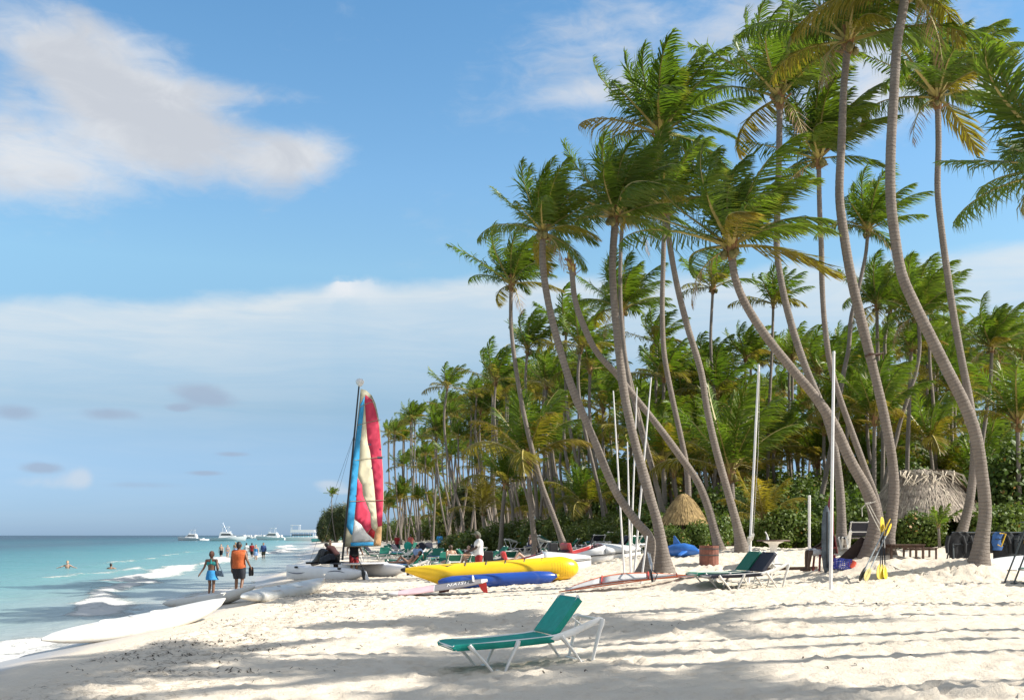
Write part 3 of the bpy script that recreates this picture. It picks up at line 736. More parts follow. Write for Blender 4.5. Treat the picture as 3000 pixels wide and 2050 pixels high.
for i in range(96):
    t = (i+.5)/96; dx = 1280 + 1040*t + rng.uniform(-18, 18); D = rng.uniform(58, 100)
    dy = float(np.interp(dx, env_x, env_y)) + rng.choice([-40, 10, 50, 90, 140, 190])*rng.uniform(.7, 1.2)
    far_palm(dx, dy, D, 'distant palm showing between the trunks of the front palms', 'palms at the back of the grove', (2.4, 3.3))
for i in range(20):
    dx = 900 + 24*i + rng.uniform(-8, 8); D = 150 - 4.2*i + rng.uniform(-8, 8); c = PD(dx, rng.uniform(1120, 1180), D); b = Vector((c.x+.3, D, gz(c.x+.3, D)))
    palm([b, b+Vector((-.1, 0, .4*(c.z-b.z))), c], rng.uniform(2.2, 3.2), 'low%d' % (i % 2), 'low bushy young palm among the far trunks down the beach', 'young palms down the beach', r=(.15, .12), flare=.05, fronds=False, detail=False)
for i in range(34):
    dx = 1290 + 31*i + rng.uniform(-12, 12); D = rng.uniform(56, 84); c = PD(dx, rng.uniform(1010, 1150), D); b = Vector((c.x+.3, D, gz(c.x+.3, D)))
    palm([b, b+Vector((rng.uniform(-.3, .3), 0, .4*(c.z-b.z))), c], rng.uniform(2.2, 3.3), 'low%d' % (i % 2), 'young bushy palm filling the middle of the grove behind the hedge', 'young palms behind the hedge', r=(.15, .12), flare=.05, fronds=False, detail=False)
far_palm(753, 1122, 250, 'lone palm bent over the dark trees on the far point', None)
# ================================================================== bushes and broad-leaved trees
def bush_mat(name, c0, c1, trans=.3, rough=.58):
    m = bpy.data.materials.new(name); m.use_nodes = True; t = NT(m.node_tree); t.n.clear()
    out = t.node('ShaderNodeOutputMaterial'); b = t.node('ShaderNodeBsdfPrincipled')
    h = t.node('ShaderNodeAttribute', attribute_name='hue').outputs['Fac']; rnd = t.node('ShaderNodeObjectInfo').outputs['Random']
    c = t.mix(t.math('ADD', t.math('MULTIPLY', h, .75), t.math('MULTIPLY', rnd, .25)), c0, c1)
    c = t.mix(t.smooth(h, .955, .975), c, (.36, .20, .06))
    t.put(b.inputs['Base Color'], c); b.inputs['Roughness'].default_value = rough
    tr = t.node('ShaderNodeBsdfTranslucent'); t.put(tr.inputs[0], t.mix(1.0, c, (1.2, 1.3, .6), 'MULTIPLY'))
    mx = t.node('ShaderNodeMixShader', inp={0: trans, 1: b.outputs[0], 2: tr.outputs[0]}); t.l.new(mx.outputs[0], out.inputs[0]); return m
GRAPE = bush_mat('sea_grape_leaf', (.055, .11, .018), (.18, .225, .04))
SHRUB = bush_mat('shrub_leaf', (.055, .095, .018), (.145, .17, .035), .35, .55)
PINE = bush_mat('casuarina_needle', (.040, .062, .020), (.095, .115, .036), .2, .6)
BARK = M('shrub_bark', (.16, .12, .09), .9, .3, 6, .5)

def leaf_cloud(name, seed, lobes, n, size, mat, long=1.0, up=.3):
    """n separate leaves through the volume of a few lobes, denser at the skin"""
    rg = np.random.RandomState(seed); V = []; Fc = []; H = []
    w = np.array([l[3]*l[4]*l[5] for l in lobes])**.67; w /= w.sum()
    for li, (cx, cy, cz, rx, ry, rz_) in enumerate(lobes):
        k = int(n*w[li]); u = rg.randn(k, 3); u /= np.linalg.norm(u, axis=1)[:, None]
        r = rg.rand(k)**.35; r = r*(1+.16*np.sin(u[:, 0]*5+li)*np.cos(u[:, 1]*6+li*2)+.13*rg.randn(k))
        p = u*r[:, None]*np.array([rx, ry, rz_]) + np.array([cx, cy, cz])
        p[:, 2] = np.maximum(p[:, 2], .03)
        nrm = u*.6 + rg.randn(k, 3)*.55 + np.array([0, 0, up]); nrm /= np.linalg.norm(nrm, axis=1)[:, None]
        a = np.cross(nrm, rg.randn(k, 3)); a /= np.linalg.norm(a, axis=1)[:, None]; b = np.cross(nrm, a)
        s = size*(.6+.8*rg.rand(k))[:, None]; clump = rg.rand(9)[(u[:, 0]*2.2+u[:, 2]*3+9).astype(int) % 9]
        hv = np.clip(.55*clump+.45*rg.rand(k), 0, 1)
        hv = np.where(rg.rand(k) < .02, .99, hv*.95)
        for i in range(k):
            q = len(V); A, B_, pp, sz = a[i], b[i], p[i], s[i, 0]
            V += [pp-A*sz*.5*long, pp-B_*sz*.42/long-A*sz*.05, pp+A*sz*.5*long+nrm[i]*sz*.12, pp+B_*sz*.42/long-A*sz*.05]
            Fc.append((q, q+1, q+2, q+3)); H += [hv[i]]*4
    me = bpy.data.meshes.new(name); me.from_pydata([tuple(v) for v in V], [], Fc); me.materials.append(mat)
    at = me.attributes.new('hue', 'FLOAT', 'POINT'); at.data.foreach_set('value', np.array(H, np.float32)); me.update(); return me
def stems(seed, lobes, r, name='stem'):
    rg = random.Random(seed); g = G()
    for l in lobes:
        c = Vector(l[:3]); b = Vector((c.x*.25, c.y*.25, 0)); mid = (b+c)/2 + Vector((rg.uniform(-.15, .15), rg.uniform(-.15, .15), 0))
        g.tube([b, mid, c+Vector((0, 0, l[5]*.5))], [r, r*.7, r*.25], 6)
    return g
def bush_proto(seed, nl, w, h, n, size, mat, long=1.0):
    rg = random.Random(seed); L = []
    for i in range(nl):
        a = i*2.4; q = w*.55*math.sqrt((i+.5)/nl); hh = h*rg.uniform(.35, .62)
        L.append((math.cos(a)*q, math.sin(a)*q*.8, hh, w*rg.uniform(.32, .5), w*rg.uniform(.3, .45), h*rg.uniform(.34, .48)))
    return leaf_cloud('foliage', seed, L, n, size, mat, long), L
PROTO = {}
for k in range(4):
    PROTO['grape%d' % k] = bush_proto(60+k, 6, 1.25, 1.75, 4400, .13, GRAPE)
    PROTO['shrub%d' % k] = bush_proto(70+k, 6, 1.5, 1.6, 3000, .13, SHRUB, 1.5)
for k in range(2):
    PROTO['broad%d' % k] = bush_proto(80+k, 9, 2.2, 4.2, 9500, .18, GRAPE)
    PROTO['pine%d' % k] = bush_proto(90+k, 9, 3.2, 9.0, 9000, .36, PINE, 2.6)
STEM = {}
for k, (me, L) in PROTO.items():
    o = stems(5, L, .16 if k[0] == 'p' else .05 if k[0] != 'b' else .09).build('stem', BARK, None, True); STEM[k] = o.data; bpy.data.objects.remove(o)
def bush(key, x, y, s, label, group, name='shrub', cat='shrub', rz=None, sz=None):
    rg = random.Random(int(x*97+y*31)); t = thing(name, label, cat, (x, y, gz(x, y)-.05), rg.uniform(0, 6.28) if rz is None else rz, group)
    sc_ = (s, s, s*(sz or 1.0))
    inst('foliage', PROTO[key][0], t, s=sc_); inst('stem' if cat == 'shrub' else 'trunk', STEM[key], t, s=sc_); return t
rg = random.Random(21)
# sea-grape hedge along the back of the beach, behind the front palms
for i in range(26):
    px = 1925 + 43*i + rg.uniform(-10, 10); D = 43.5 + 3*math.sin(i*1.3) - (3.0 if px > 2500 else 0); x = (px-1500)/F*D
    bush('grape%d' % (i % 4), x, D, rg.uniform(.85, 1.15), 'glossy sea-grape bush in the hedge at the back of the sand', 'sea-grape hedge', 'sea_grape_bush')
for i in range(20):
    px = 1900 + 58*i + rg.uniform(-15, 15); D = 49 + rg.uniform(-1.5, 2); x = (px-1500)/F*D
    bush('grape%d' % ((i+2) % 4), x, D, rg.uniform(1.2, 1.7), 'tall sea-grape bush in the second row behind the hedge', 'sea-grape bushes behind the hedge', 'sea_grape_bush')
# lower, paler shrubs behind the sun loungers
for i in range(16):
    px = 1330 + 40*i + rg.uniform(-12, 12); D = 66 - .9*i + rg.uniform(-2, 2); x = (px-1500)/F*D
    bush('shrub%d' % (i % 4), x, D, rg.uniform(.95, 1.35), 'pale green shrub growing behind the rows of sun loungers', 'shrubs behind the loungers', 'green_shrub')
for px, D, s in ((1585, 57, .7), (1640, 56, .8), (1560, 60, .8), (1795, 46, .6), (1760, 50, .8), (1700, 52, .8), (1850, 48, .8)):
    bush('shrub%d' % (px % 4), (px-1500)/F*D, D, s, 'bright green shrub at the foot of the leaning palms', 'shrubs at palm feet', 'green_shrub')
for px, D, s in ((1962, 39.2, .62), (2040, 39.4, .7), (2000, 38.8, .5)):
    bush('grape%d' % (px % 4), (px-1500)/F*D, D, s, 'low sea-grape bush in front of the small straw shelter', 'bushes before the straw shelter', 'sea_grape_bush')
# dark broad-leaved trees behind the thatched hut and to the side
for i, (px, D, s) in enumerate(((2930, 47, 1.05), (3020, 45, 1.2), (2860, 55, 1.0), (2620, 56, .9), (2540, 58, .8), (2710, 60, .95), (2980, 56, 1.3), (2400, 60, .8), (2800, 64, 1.0), (1880, 62, .75), (2300, 62, .7), (2200, 64, .75), (2080, 66, .8), (1980, 66, .8), (1780, 68, .8), (2150, 54, .62), (2350, 54, .7), (2480, 52, .75), (1700, 74, .8), (2760, 52, .8), (2560, 66, 1.0), (2250, 70, 1.0), (2030, 74, 1.0), (1850, 76, 1.0), (2660, 72, 1.2), (2440, 74, 1.15), (2880, 70, 1.3))):
    bush('broad%d' % (i % 2), (px-1500)/F*D, D, s*(1.3 if D > 53 and px < 2850 else 1.0), 'dark broad-leaved tree filling the back of the palm grove', 'broad-leaved trees behind the hedge', 'broadleaf_tree', 'tree')
# a wood of feathery trees far behind, and the dark point at the end of the beach
for i in range(20):
    px = 1380 + 85*i + rg.uniform(-25, 25); D = rg.uniform(112, 140); x = (px-1500)/F*D
    bush('pine%d' % (i % 2), x, D, rg.uniform(.75, 1.1), 'feathery dark tree far behind the palms', 'casuarina trees behind the grove', 'casuarina_tree', 'tree', sz=.75)
for i, (px, D, s) in enumerate(((945, 266, .72), (962, 260, .95), (985, 254, 1.0), (1010, 250, 1.05), (1040, 246, .9))):
    bush('pine%d' % (i % 2), (px-1500)/F*D, D, s, 'dark feathery tree on the point at the end of the beach', 'casuarina trees on the far point', 'casuarina_tree', 'tree')
for i in range(14):
    px = 1070+20*i; D = 205-6*i; bush('shrub%d' % (i % 4), (px-1500)/F*D, D, rg.uniform(1.6, 2.6), 'low green bush among the far palm trunks', 'bushes under the far palms', 'green_shrub')
# ================================================================== people
SKIN = {k: M('skin_'+k, c, .5, .08, 5) for k, c in (('dark', (.060, .030, .018)), ('brown', (.17, .085, .05)), ('tan', (.33, .185, .115)), ('fair', (.50, .31, .22)))}
HAIR = {k: M('hair_'+k, c, .55, .3, 20) for k, c in (('black', (.012, .010, .009)), ('brown', (.06, .035, .02)), ('fair', (.32, .22, .11)), ('grey', (.10, .095, .085)))}
CLOTH = {}
def cloth(name, col, rough=.85):
    if name not in CLOTH: CLOTH[name] = M('cloth_'+name, col, rough, .16, 7, .35, 14, trans=.08)
    return CLOTH[name]
def cap(g, a, b, ra, rb, n=10):
    a, b = Vector(a), Vector(b); d = (b-a); d = d.normalized() if d.length > 1e-5 else Vector((0, 0, 1))
    g.tube([a-d*ra*.96, a-d*ra*.6, a, b, b+d*rb*.6, b+d*rb*.96], [ra*.28, ra*.8, ra, rb, rb*.8, rb*.28], n)
def fuse(name, g, mat, parent, voxel, it=4):
    """union of the shapes as one continuous skin"""
    me = bpy.data.meshes.new('tmp'); me.from_pydata([tuple(v) for v in g.v], [], g.f)
    bm = bmesh.new(); bm.from_mesh(me); bmesh.ops.recalc_face_normals(bm, faces=bm.faces); bm.to_mesh(me); bm.free()
    o = bpy.data.objects.new('tmp', me); COL.objects.link(o)
    m = o.modifiers.new('r', 'REMESH'); m.mode = 'VOXEL'; m.voxel_size = voxel
    m = o.modifiers.new('s', 'SMOOTH'); m.factor = .5; m.iterations = it
    dg = bpy.context.evaluated_depsgraph_get(); dg.update()
    ne = bpy.data.meshes.new_from_object(o.evaluated_get(dg)); ne.name = name
    bpy.data.objects.remove(o); bpy.data.meshes.remove(me)
    ne.materials.clear(); ne.materials.append(mat); ne.polygons.foreach_set('use_smooth', np.ones(len(ne.polygons), bool))
    return link(bpy.data.objects.new(name, ne), parent)
STAND = dict(pelvis=(0, 0, .95), chest=(0, 0, 1.31), neck=(0, -.005, 1.47), head=(0, .02, 1.625),
             shL=(-.18, 0, 1.415), elL=(-.235, -.02, 1.13), wrL=(-.255, .05, .88), shR=(.18, 0, 1.415), elR=(.235, -.02, 1.13), wrR=(.255, .05, .88),
             hpL=(-.09, 0, .92), knL=(-.10, .02, .50), anL=(-.10, -.02, .085), hpR=(.09, 0, .92), knR=(.10, .02, .50), anR=(.10, -.02, .085))
def person(label, loc, rz=0.0, h=1.75, pose=None, skin='tan', hair='brown', wear=(), stout=1.0, voxel=.02, fingers=False, group=None, rot=None, face=(0, 1, 0), longhair=False, hat=None, foot=True, legs=True):
    J = {k: Vector(v) for k, v in STAND.items()}
    for k, v in (pose or {}).items(): J[k] = Vector(v)
    t = thing('person', label, 'person', loc, rz, group, rot); s = h/1.75; t.scale = (s, s, s)
    fw = Vector(face).normalized(); ax = (J['shR']-J['shL']).normalized(); upv = (J['head']-J['neck']).normalized()
    g = G(); w = stout
    P0, C0 = J['pelvis'], J['chest']; hx = (J['hpR']-J['hpL']).normalized()
    mid = (P0+C0)/2
    def torso(gg, e, lo, hi):
        dz = (C0-P0).normalized(); fx = ax.cross(dz).normalized(); rings = []
        prof = [(-.12, .10, .085), (-.07, .150, .112), (0, .162, .115), (.12, .145, .106), (.20, .142, .104), (.32, .165, .116), (.40, .180, .110), (.455, .165, .085), (.49, .10, .065)]
        for u, rx, ry in prof:
            if u < lo or u > hi: continue
            f = min(1, max(0, u/.36)); sd = (hx*(1-f)+ax*f).normalized(); c_ = P0 + dz*u
            if u > .36: c_ = C0 + (J['neck']-C0)*((u-.36)/.16)
            rings.append([c_ + sd*(rx*w+e)*math.cos(2*math.pi*j/18) + fx*(ry*w+e)*math.sin(2*math.pi*j/18) for j in range(18)])
        gg.loft(rings)
    torso(g, 0, -1, 1)
    cap(g, J['shL'], J['shR'], .062, .062); cap(g, C0, J['neck'], .10*w, .058); cap(g, J['neck'], J['head'], .055, .058)
    hd = J['head']; cap(g, hd-upv*.015-fw*.012, hd+upv*.035-fw*.02, .088, .088, 12); cap(g, hd-upv*.055+fw*.03, hd-upv*.06+fw*.045, .055, .048)
    cap(g, hd-upv*.005+fw*.085, hd-upv*.035+fw*.102, .012, .017, 6)                                # nose
    for sg in (-1, 1): cap(g, hd+ax*sg*.088-upv*.02, hd+ax*sg*.092+upv*.02, .018, .02, 6)          # ears
    for S in 'LR':
        a, b, c = J['sh'+S], J['el'+S], J['wr'+S]
        cap(g, a, b, .053*w, .041); cap(g, b, c, .042, .029)
        dh = (c-b).normalized(); sd = dh.cross(Vector((1, 0, 0))); sd = sd.normalized() if sd.length > .1 else Vector((0, 1, 0))
        cap(g, c, c+dh*.075, .031, .034)
        if fingers:
            for k, (o_, l_) in enumerate(((-.028, .062), (-.010, .075), (.010, .072), (.027, .055))):
                q = c+dh*.085+sd*o_; m_ = q+dh*l_*.55; cap(g, q, m_, .0105, .0095, 6); cap(g, m_, m_+(dh+fw*.6).normalized()*l_*.5, .0095, .008, 6)
            q = c+dh*.03-sd*.03; cap(g, q, q+(dh-sd*.9).normalized()*.055, .0115, .009, 6)
        else: cap(g, c+dh*.08, c+dh*.15, .03, .014, 6)
        if legs:
            a, b, c = J['hp'+S], J['kn'+S], J['an'+S]
            cap(g, a, b, .088*w, .056); cap(g, b, b+(c-b)*.35, .056, .055); cap(g, b+(c-b)*.35, c, .055, .036)
            if foot:
                ft = J.get('to'+S, c+Vector((0, .155, -.05))); cap(g, c+Vector((0, -.04, -.045)), c+Vector((0, .02, -.04)), .034, .034); cap(g, c+Vector((0, 0, -.035)), ft, .036, .026)
    body = fuse('body', g, SKIN[skin], t, voxel)
    hg = G(); cap(hg, hd+upv*.02-fw*.03, hd+upv*.05-fw*.03, .094, .088, 12); cap(hg, hd-upv*.03-fw*.045, hd+upv*.02-fw*.04, .075, .088, 12)
    if longhair: cap(hg, hd-fw*.06, J['neck']-fw*.09-upv*.03, .075, .055)
    if hat: cap(hg, hd+upv*.05, hd+upv*.07, .1, .095, 12); hg.box(hd+upv*.05+fw*.13, (.15, .15, .02))
    fuse('cap' if hat else 'hair', hg, hat if hat else HAIR[hair], t, voxel, 2)
    for kind, mat in wear:
        c = G(); e = .024
        if kind in ('tee', 'vest', 'shirt'):
            torso(c, e+.012, -.10, 1); cap(c, J['shL']*.97+J['shR']*.03, J['shR']*.97+J['shL']*.03, .078, .078); cap(c, C0, C0+(J['neck']-C0)*.75, .11*w, .078)
            if kind != 'vest':
                for S in 'LR':
                    a, b = J['sh'+S], J['el'+S]; f = .72 if kind == 'tee' else 1.0
                    c.tube([a, a+(b-a)*f*.5, a+(b-a)*f], [.072, .07, .073], 10)
                    if kind == 'shirt': c.tube([b, b+(J['wr'+S]-b)*.9], [.06, .045], 10)
        elif kind == 'shorts':
            torso(c, e, -.13, .13)
            for S in 'LR':
                a, b = J['hp'+S], J['kn'+S]; c.tube([a, a+(b-a)*.4, a+(b-a)*.88], [.098*w+.018, .095*w+.014, .085+.014], 12)
        elif kind == 'swim':
            torso(c, .016, -.13, .10)
        elif kind == 'bra':
            torso(c, .014, .30, .41)
        elif kind == 'suit':
            torso(c, .014, -.13, .42)
        elif kind == 'skirt':
            top = P0+Vector((0, 0, .10)); c.revolve([(.15, 0), (.185, -.10), (.205, -.20), (.225, -.31)], 18, top); 
            c.revolve([(.23, -.27), (.245, -.33)], 18, top+Vector((.02, 0, -.03)))
        elif kind == 'halter':
            cap(c, C0-ax*.085-fw*-.01, C0+ax*.085, .122*w, .122*w, 12); c.tube([C0-fw*.125+Vector((0, 0, -.02)), J['neck']-fw*.07], [.025, .025], 8)
        nm = {'swim': 'swim_trunks', 'bra': 'bikini_top', 'suit': 'swimsuit', 'halter': 'halter_top', 'tee': 't_shirt', 'vest': 'sleeveless_shirt'}.get(kind, kind)
        fuse(nm, c, mat, t, max(.014, voxel*.85), 3)
    return t
WHITE_C, RED_C, ORANGE_C, NAVY_C, BLUE_C = cloth('white', (.75, .74, .72)), cloth('red', (.30, .018, .02)), cloth('rust_orange', (.52, .115, .03)), cloth('navy', (.020, .022, .030)), cloth('blue', (.03, .24, .52))
TEAL_C, PALE_C, BLACK_C, GREYC = cloth('teal', (.03, .30, .29)), cloth('pale_blue', (.25, .36, .58)), cloth('black', (.012, .012, .014)), cloth('grey', (.28, .28, .30))

walkL = dict(knL=(-.09, .14, .52), anL=(-.09, .02, .12), knR=(.10, -.02, .50), anR=(.10, -.10, .085), elR=(.255, -.10, 1.14), wrR=(.285, -.02, .90), elL=(-.25, .05, 1.14), wrL=(-.27, .17, .93))
p = hit(700, 1742)
man = person('person in an orange sleeveless shirt and dark shorts walking with sandals in hand', (p.x, p.y, p.z-.02), R(-4), 1.78,
             dict(elR=(.30, -.05, 1.13), wrR=(.36, .06, .93), elL=(-.25, 0, 1.12), wrL=(-.25, .04, .86), knR=(.12, -.02, .50), anR=(.13, -.22, .16), knL=(-.10, .05, .50), anL=(-.11, .03, .085)),
             'brown', 'black', (('vest', ORANGE_C), ('shorts', NAVY_C)), 1.22, .014, True)
q = Vector((.375, .05, .80)); g = G()
for k in (-1, 1): g.poly([q+Vector((.02+.05*k*.4, .10*k*.3, 0))+Vector((x*.055, k*.03, y*.15)) for x, y in ((-.8, -.6), (-.5, -1), (.5, -1), (.8, -.6), (.7, .6), (.3, 1), (-.3, 1), (-.7, .6))], .03, (0, 1, 0))
g.tube([q+Vector((0, 0, .15)), q+Vector((0, 0, .05))], .012, 6)
bp = man.matrix_basis; o = g.build('sandals', cloth('black', (.01, .01, .01))); o.location = (p.x, p.y, p.z-.02); o.rotation_euler = (0, 0, R(-4)); tag(o, 'pair of black sandals dangling from the hand of the walker in orange', 'sandals')
p2 = hit(620, 1749)
wom = person('person in a blue skirt walking in the shallow wash with a shoulder bag', (p2.x, p2.y, p2.z-.03), R(3), 1.60,
             dict(elL=(-.27, -.03, 1.15), wrL=(-.40, -.10, .93), elR=(.25, -.06, 1.14), wrR=(.20, .08, .98), knL=(-.08, .06, .50), knR=(.07, .0, .5), anR=(.06, -.06, .085)),
             'brown', 'brown', (('halter', TEAL_C), ('skirt', BLUE_C)), .92, .014, True, hat=cloth('headscarf', (.10, .045, .03)))
g = G(); b = Vector((.27, -.06, .98)); g.poly([b+Vector((-.13, 0, -.13)), b+Vector((.20, 0, -.17)), b+Vector((.15, 0, .06)), b+Vector((-.08, 0, .06))], .12, (0, 1, 0))
bag = thing('shoulder_bag', 'dark patterned beach bag hanging on the shoulder of the walker in the blue skirt', 'bag', (p2.x, p2.y, p2.z-.03), R(3)); bag.scale = (1.60/1.75,)*3
g.build('bag_body', M('bag_fabric', (.05, .08, .12), .8, .7, 14), bag, bevel=.02)
h_ = G(); h_.tube([b+Vector((-.06, .0, .05)), (.16, -.07, 1.42), (.2, -.01, 1.47), (.2, .06, 1.40), b+Vector((.12, .03, .05))], .014, 6); h_.build('strap', MATS['bag_fabric'], bag)
# worker by the boats
p = P(1403, 1672, 35.6); p.z = gz(p.x, p.y)
person('person in a white T-shirt, red shorts and cap standing behind the banana boat', p, R(100), 1.72,
       dict(elR=(.16, .14, 1.17), wrR=(.08, .36, 1.05), elL=(-.16, .14, 1.16), wrL=(-.10, .36, 1.03), head=(0, .05, 1.61), chest=(0, .01, 1.31)), 'dark', 'black',
       (('tee', WHITE_C), ('shorts', RED_C)), 1.12, .015, True, hat=cloth('faded_cap', (.13, .13, .10)))
# the group strolling far down the beach
grp = [(648, 1648, 1.62, 180, 'fair', 'black', (('shorts', BLACK_C),), 'bare-chested walker in black swim shorts far down the beach'),
       (667, 1648, 1.58, 180, 'fair', 'brown', (('swim', PALE_C), ('bra', PALE_C)), 'person in a pale blue bikini beside the walker in black shorts'),
       (690, 1612, 1.75, 10, 'tan', 'fair', (('shorts', PALE_C),), 'bare-backed walker standing behind the strolling couple'),
       (722, 1618, 1.72, 0, 'brown', 'black', (('tee', WHITE_C), ('shorts', GREYC)), 'walker in a white shirt behind the walker in the blue swimsuit'),
       (738, 1622, 1.74, 0, 'brown', 'black', (('tee', RED_C), ('shorts', BLACK_C)), 'walker in dark red looking over the walker in the blue swimsuit'),
       (750, 1647, 1.66, 180, 'fair', 'brown', (('suit', BLUE_C), ('skirt', PALE_C)), 'person in a blue swimsuit and wrap walking up the beach'),
       (772, 1642, 1.78, 180, 'tan', 'black', (('shirt', cloth('navy_shirt', (.04, .08, .22))), ('shorts', cloth('olive', (.07, .065, .04)))), 'person in an open blue shirt and olive shorts walking up the beach'),
       (967, 1612, 1.62, 120, 'tan', 'black', (('swim', cloth('mustard', (.35, .22, .03))), ('bra', cloth('mustard', (.35, .22, .03)))), 'person in a yellow bikini walking on the dry sand beyond the catamaran')]
for i, (px, py, h, rz, sk, hr, wr, lab) in enumerate(grp):
    D = h and hit(px, py).y if py > 1630 else {690: 112., 722: 106., 738: 104., 967: 90.}[px]
    x = (px-1500)/F*D; z = max(gz(x, D), -.25)
    person(lab, (x, D, z-.01), R(rz), h, walkL, sk, hr, wr, 1.0, .024, longhair=i in (1, 5, 7))
# bathers in the sea
for px, py, sk, hr, rz, lab, up in ((198, 1664, 'fair', 'fair', 180, 'bather sitting in the shallow turquoise water, arms spread', .44), (325, 1665, 'tan', 'black', 0, 'bather with only the head above the breaking wave', .28), (741, 1608, 'tan', 'black', 90, 'bather far out, only the head showing small beyond the surf', .28)):
    D = EYE*F/(py-HOR+ (0 if up > .5 else 0)); x = (px-1500)/F*D
    person(lab, (x, D, -1.75+up+.12), R(rz), 1.72, dict(elL=(-.40, .1, 1.32), wrL=(-.62, .12, 1.25), elR=(.40, .1, 1.32), wrR=(.62, .12, 1.25)), sk, hr, (), 1.0, .022)
# ================================================================== sun loungers
WPL = M('white_plastic', (.78, .76, .72), .42, .05, 3, dirt=((.55, .48, .38), .25))
WPL2 = M('white_plastic_worn', (.66, .64, .60), .5, .08, 3, dirt=((.40, .35, .28), .35))
FAB = {'teal': M('sling_teal', (.010, .36, .29), .6, .10, 9, .25, 70, trans=.22), 'green': M('sling_green', (.012, .17, .115), .65, .10, 9, .25, 70, trans=.15),
       'navy': M('sling_navy', (.012, .014, .030), .7, .12, 9, .25, 70), 'dark_green': M('sling_dark_green', (.012, .10, .075), .7, .12, 9)}
def sheet(path, y0, y1, sag, th, n=9):
    """a sling: path of (x, z) from end to end, spanning y0..y1, sagging in the middle, with rolled sides"""
    V = []; F_ = []; m = len(path); rows = []
    for k, (x, z) in enumerate(path):
        r = []
        d = Vector((path[min(k+1, m-1)][0]-path[max(k-1, 0)][0], path[min(k+1, m-1)][1]-path[max(k-1, 0)][1])).normalized(); nx, nz = -d.y, d.x
        for j in range(n+2):
            if j == 0: y, o = y0+.004, -.082
            elif j == n+1: y, o = y1-.004, -.082
            else: y = y0 + (y1-y0)*(j-1)/(n-1); o = -sag*math.sin(math.pi*(j-1)/(n-1))*math.sin(math.pi*min(1, max(0, k/(m-1))))
            r.append((x+nx*o, y, z+nz*o))
        rows.append(r)
    g = G(); g.loft([[Vector(p) for p in r] for r in rows], cap=False, closed=False); return g
def lounger(name, label, fab, ang=48, group=None, frame=None, simple=False):
    frame = frame or WPL; t = thing(name, label, 'sun lounger', group=group); W = .33; a = R(ang); L = .61
    bx, bz = 1.36+L*math.cos(a), .405+L*math.sin(a)
    o = sheet([(.0, .33), (-.012, .37), (.02, .40)] + [(.1+1.26*i/12, .405-.012*math.sin(math.pi*i/12)) for i in range(13)], -W-.042, W+.042, .035, .004).build('seat_sling', fab, t, True)
    o.modifiers.new('t', 'SOLIDIFY').thickness = .006
    o = sheet([(1.345+(L*.99)*math.cos(a)*i/8, .425+(L*.99)*math.sin(a)*i/8) for i in range(9)], -W-.002, W+.002, .02, .004).build('backrest_sling', fab, t, True)
    o.modifiers.new('t', 'SOLIDIFY').thickness = .006
    ca, sa = math.cos(a), math.sin(a)
    G_ = G() if simple else None
    def part(nm, g, bev=.008):
        if simple: G_.v and None; b = len(G_.v); G_.v += g.v; G_.f += [tuple(i+b for i in f) for f in g.f]; G_.m += g.m
        else: g.build(nm, frame, t, True, bev)
    for s in (-1, 1):
        y = s*(W+.02)
        g = G(); g.tube([(0, y*.93, .365), (.6, y*.93, .37), (1.2, y*.93, .372), (1.40, y, .382), (1.62, y, .43), (1.86, y, .51), (2.02, y, .57), (2.07, y, .565)], [.03, .032, .034, .045, .05, .044, .038, .025], 8, sx=.8); part('side_rail', g, 0)
        for top, bot, w in (((.20, .375), (.53, 0), .062), ((.86, .375), (.64, 0), .062), ((1.46, .39), (1.76, 0), .062), ((2.055, .565), (1.86, 0), .066)):
            g = G(); d = Vector((bot[0]-top[0], 0, bot[1]-top[1]))
            yl = y+s*.035; g.tube([(top[0], yl-s*.01, top[1]+.012), (top[0]+d.x*.08, yl+s*.0, top[1]+d.z*.08), (top[0]+d.x*.22, yl, top[1]+d.z*.22), (top[0]+d.x*.6, yl, top[1]+d.z*.6), (bot[0], yl, bot[1]-.03)], [w*.75, w*.82, w*.62, w*.5, w*.44], 8, sx=.62, up=(0, 1, 0)); part('leg', g, 0)
        g = G(); g.tube([(1.35, s*(W-.035), .395), (1.36+L*ca*.5+.02*sa, s*(W-.035), .395+L*sa*.5-.02*ca), (bx, s*(W-.03), bz), (bx+.02*ca, s*(W-.09), bz+.02*sa+.012)], [.026, .024, .03, .02], 8); part('backrest_rail', g, 0)
        g = G(); g.tube([(1.36+L*ca*.62, s*(W-.05), .40+L*sa*.60), (1.80, s*(W-.04), .50)], .013, 6); part('backrest_strut', g, 0)
    g = G(); g.beam((bx, -W+.06, bz), (bx, W-.06, bz), .04, .03); part('top_bar', g)
    g = G(); g.beam((2.045, -W, .565), (2.045, W, .565), .055, .035); part('rear_bar', g)
    g = G(); g.beam((.02, -W, .36), (.02, W, .36), .05, .04); part('foot_bar', g)
    g = G(); g.beam((.585, -W, .02), (.585, W, .02), .05, .03); g.beam((1.81, -W, .02), (1.81, W, .02), .05, .03); part('ground_bar', g)
    if simple: G_.build('frame', frame, t, True)
    return t
def put(o, loc, rz, tilt=(0, 0)):
    o.location = loc; o.rotation_euler = (tilt[0], tilt[1], rz); return o
def seat_at(o, px, py, rz, loc):
    """stand the lounger so that a point of it (local x, y) meets the ground at a pixel"""
    p = hit(px, py); d = Matrix.Rotation(rz, 3, 'Z') @ Vector((loc[0], loc[1], 0)); x, y = p.x-d.x, p.y-d.y
    e = Matrix.Rotation(rz, 3, 'Z') @ Vector((1.9, 0, 0)); z0, z1 = gz(x, y), gz(x+e.x, y+e.y)
    put(o, (x, y, z0-.012), rz, (0, -math.atan2(z1-z0, 1.9)))
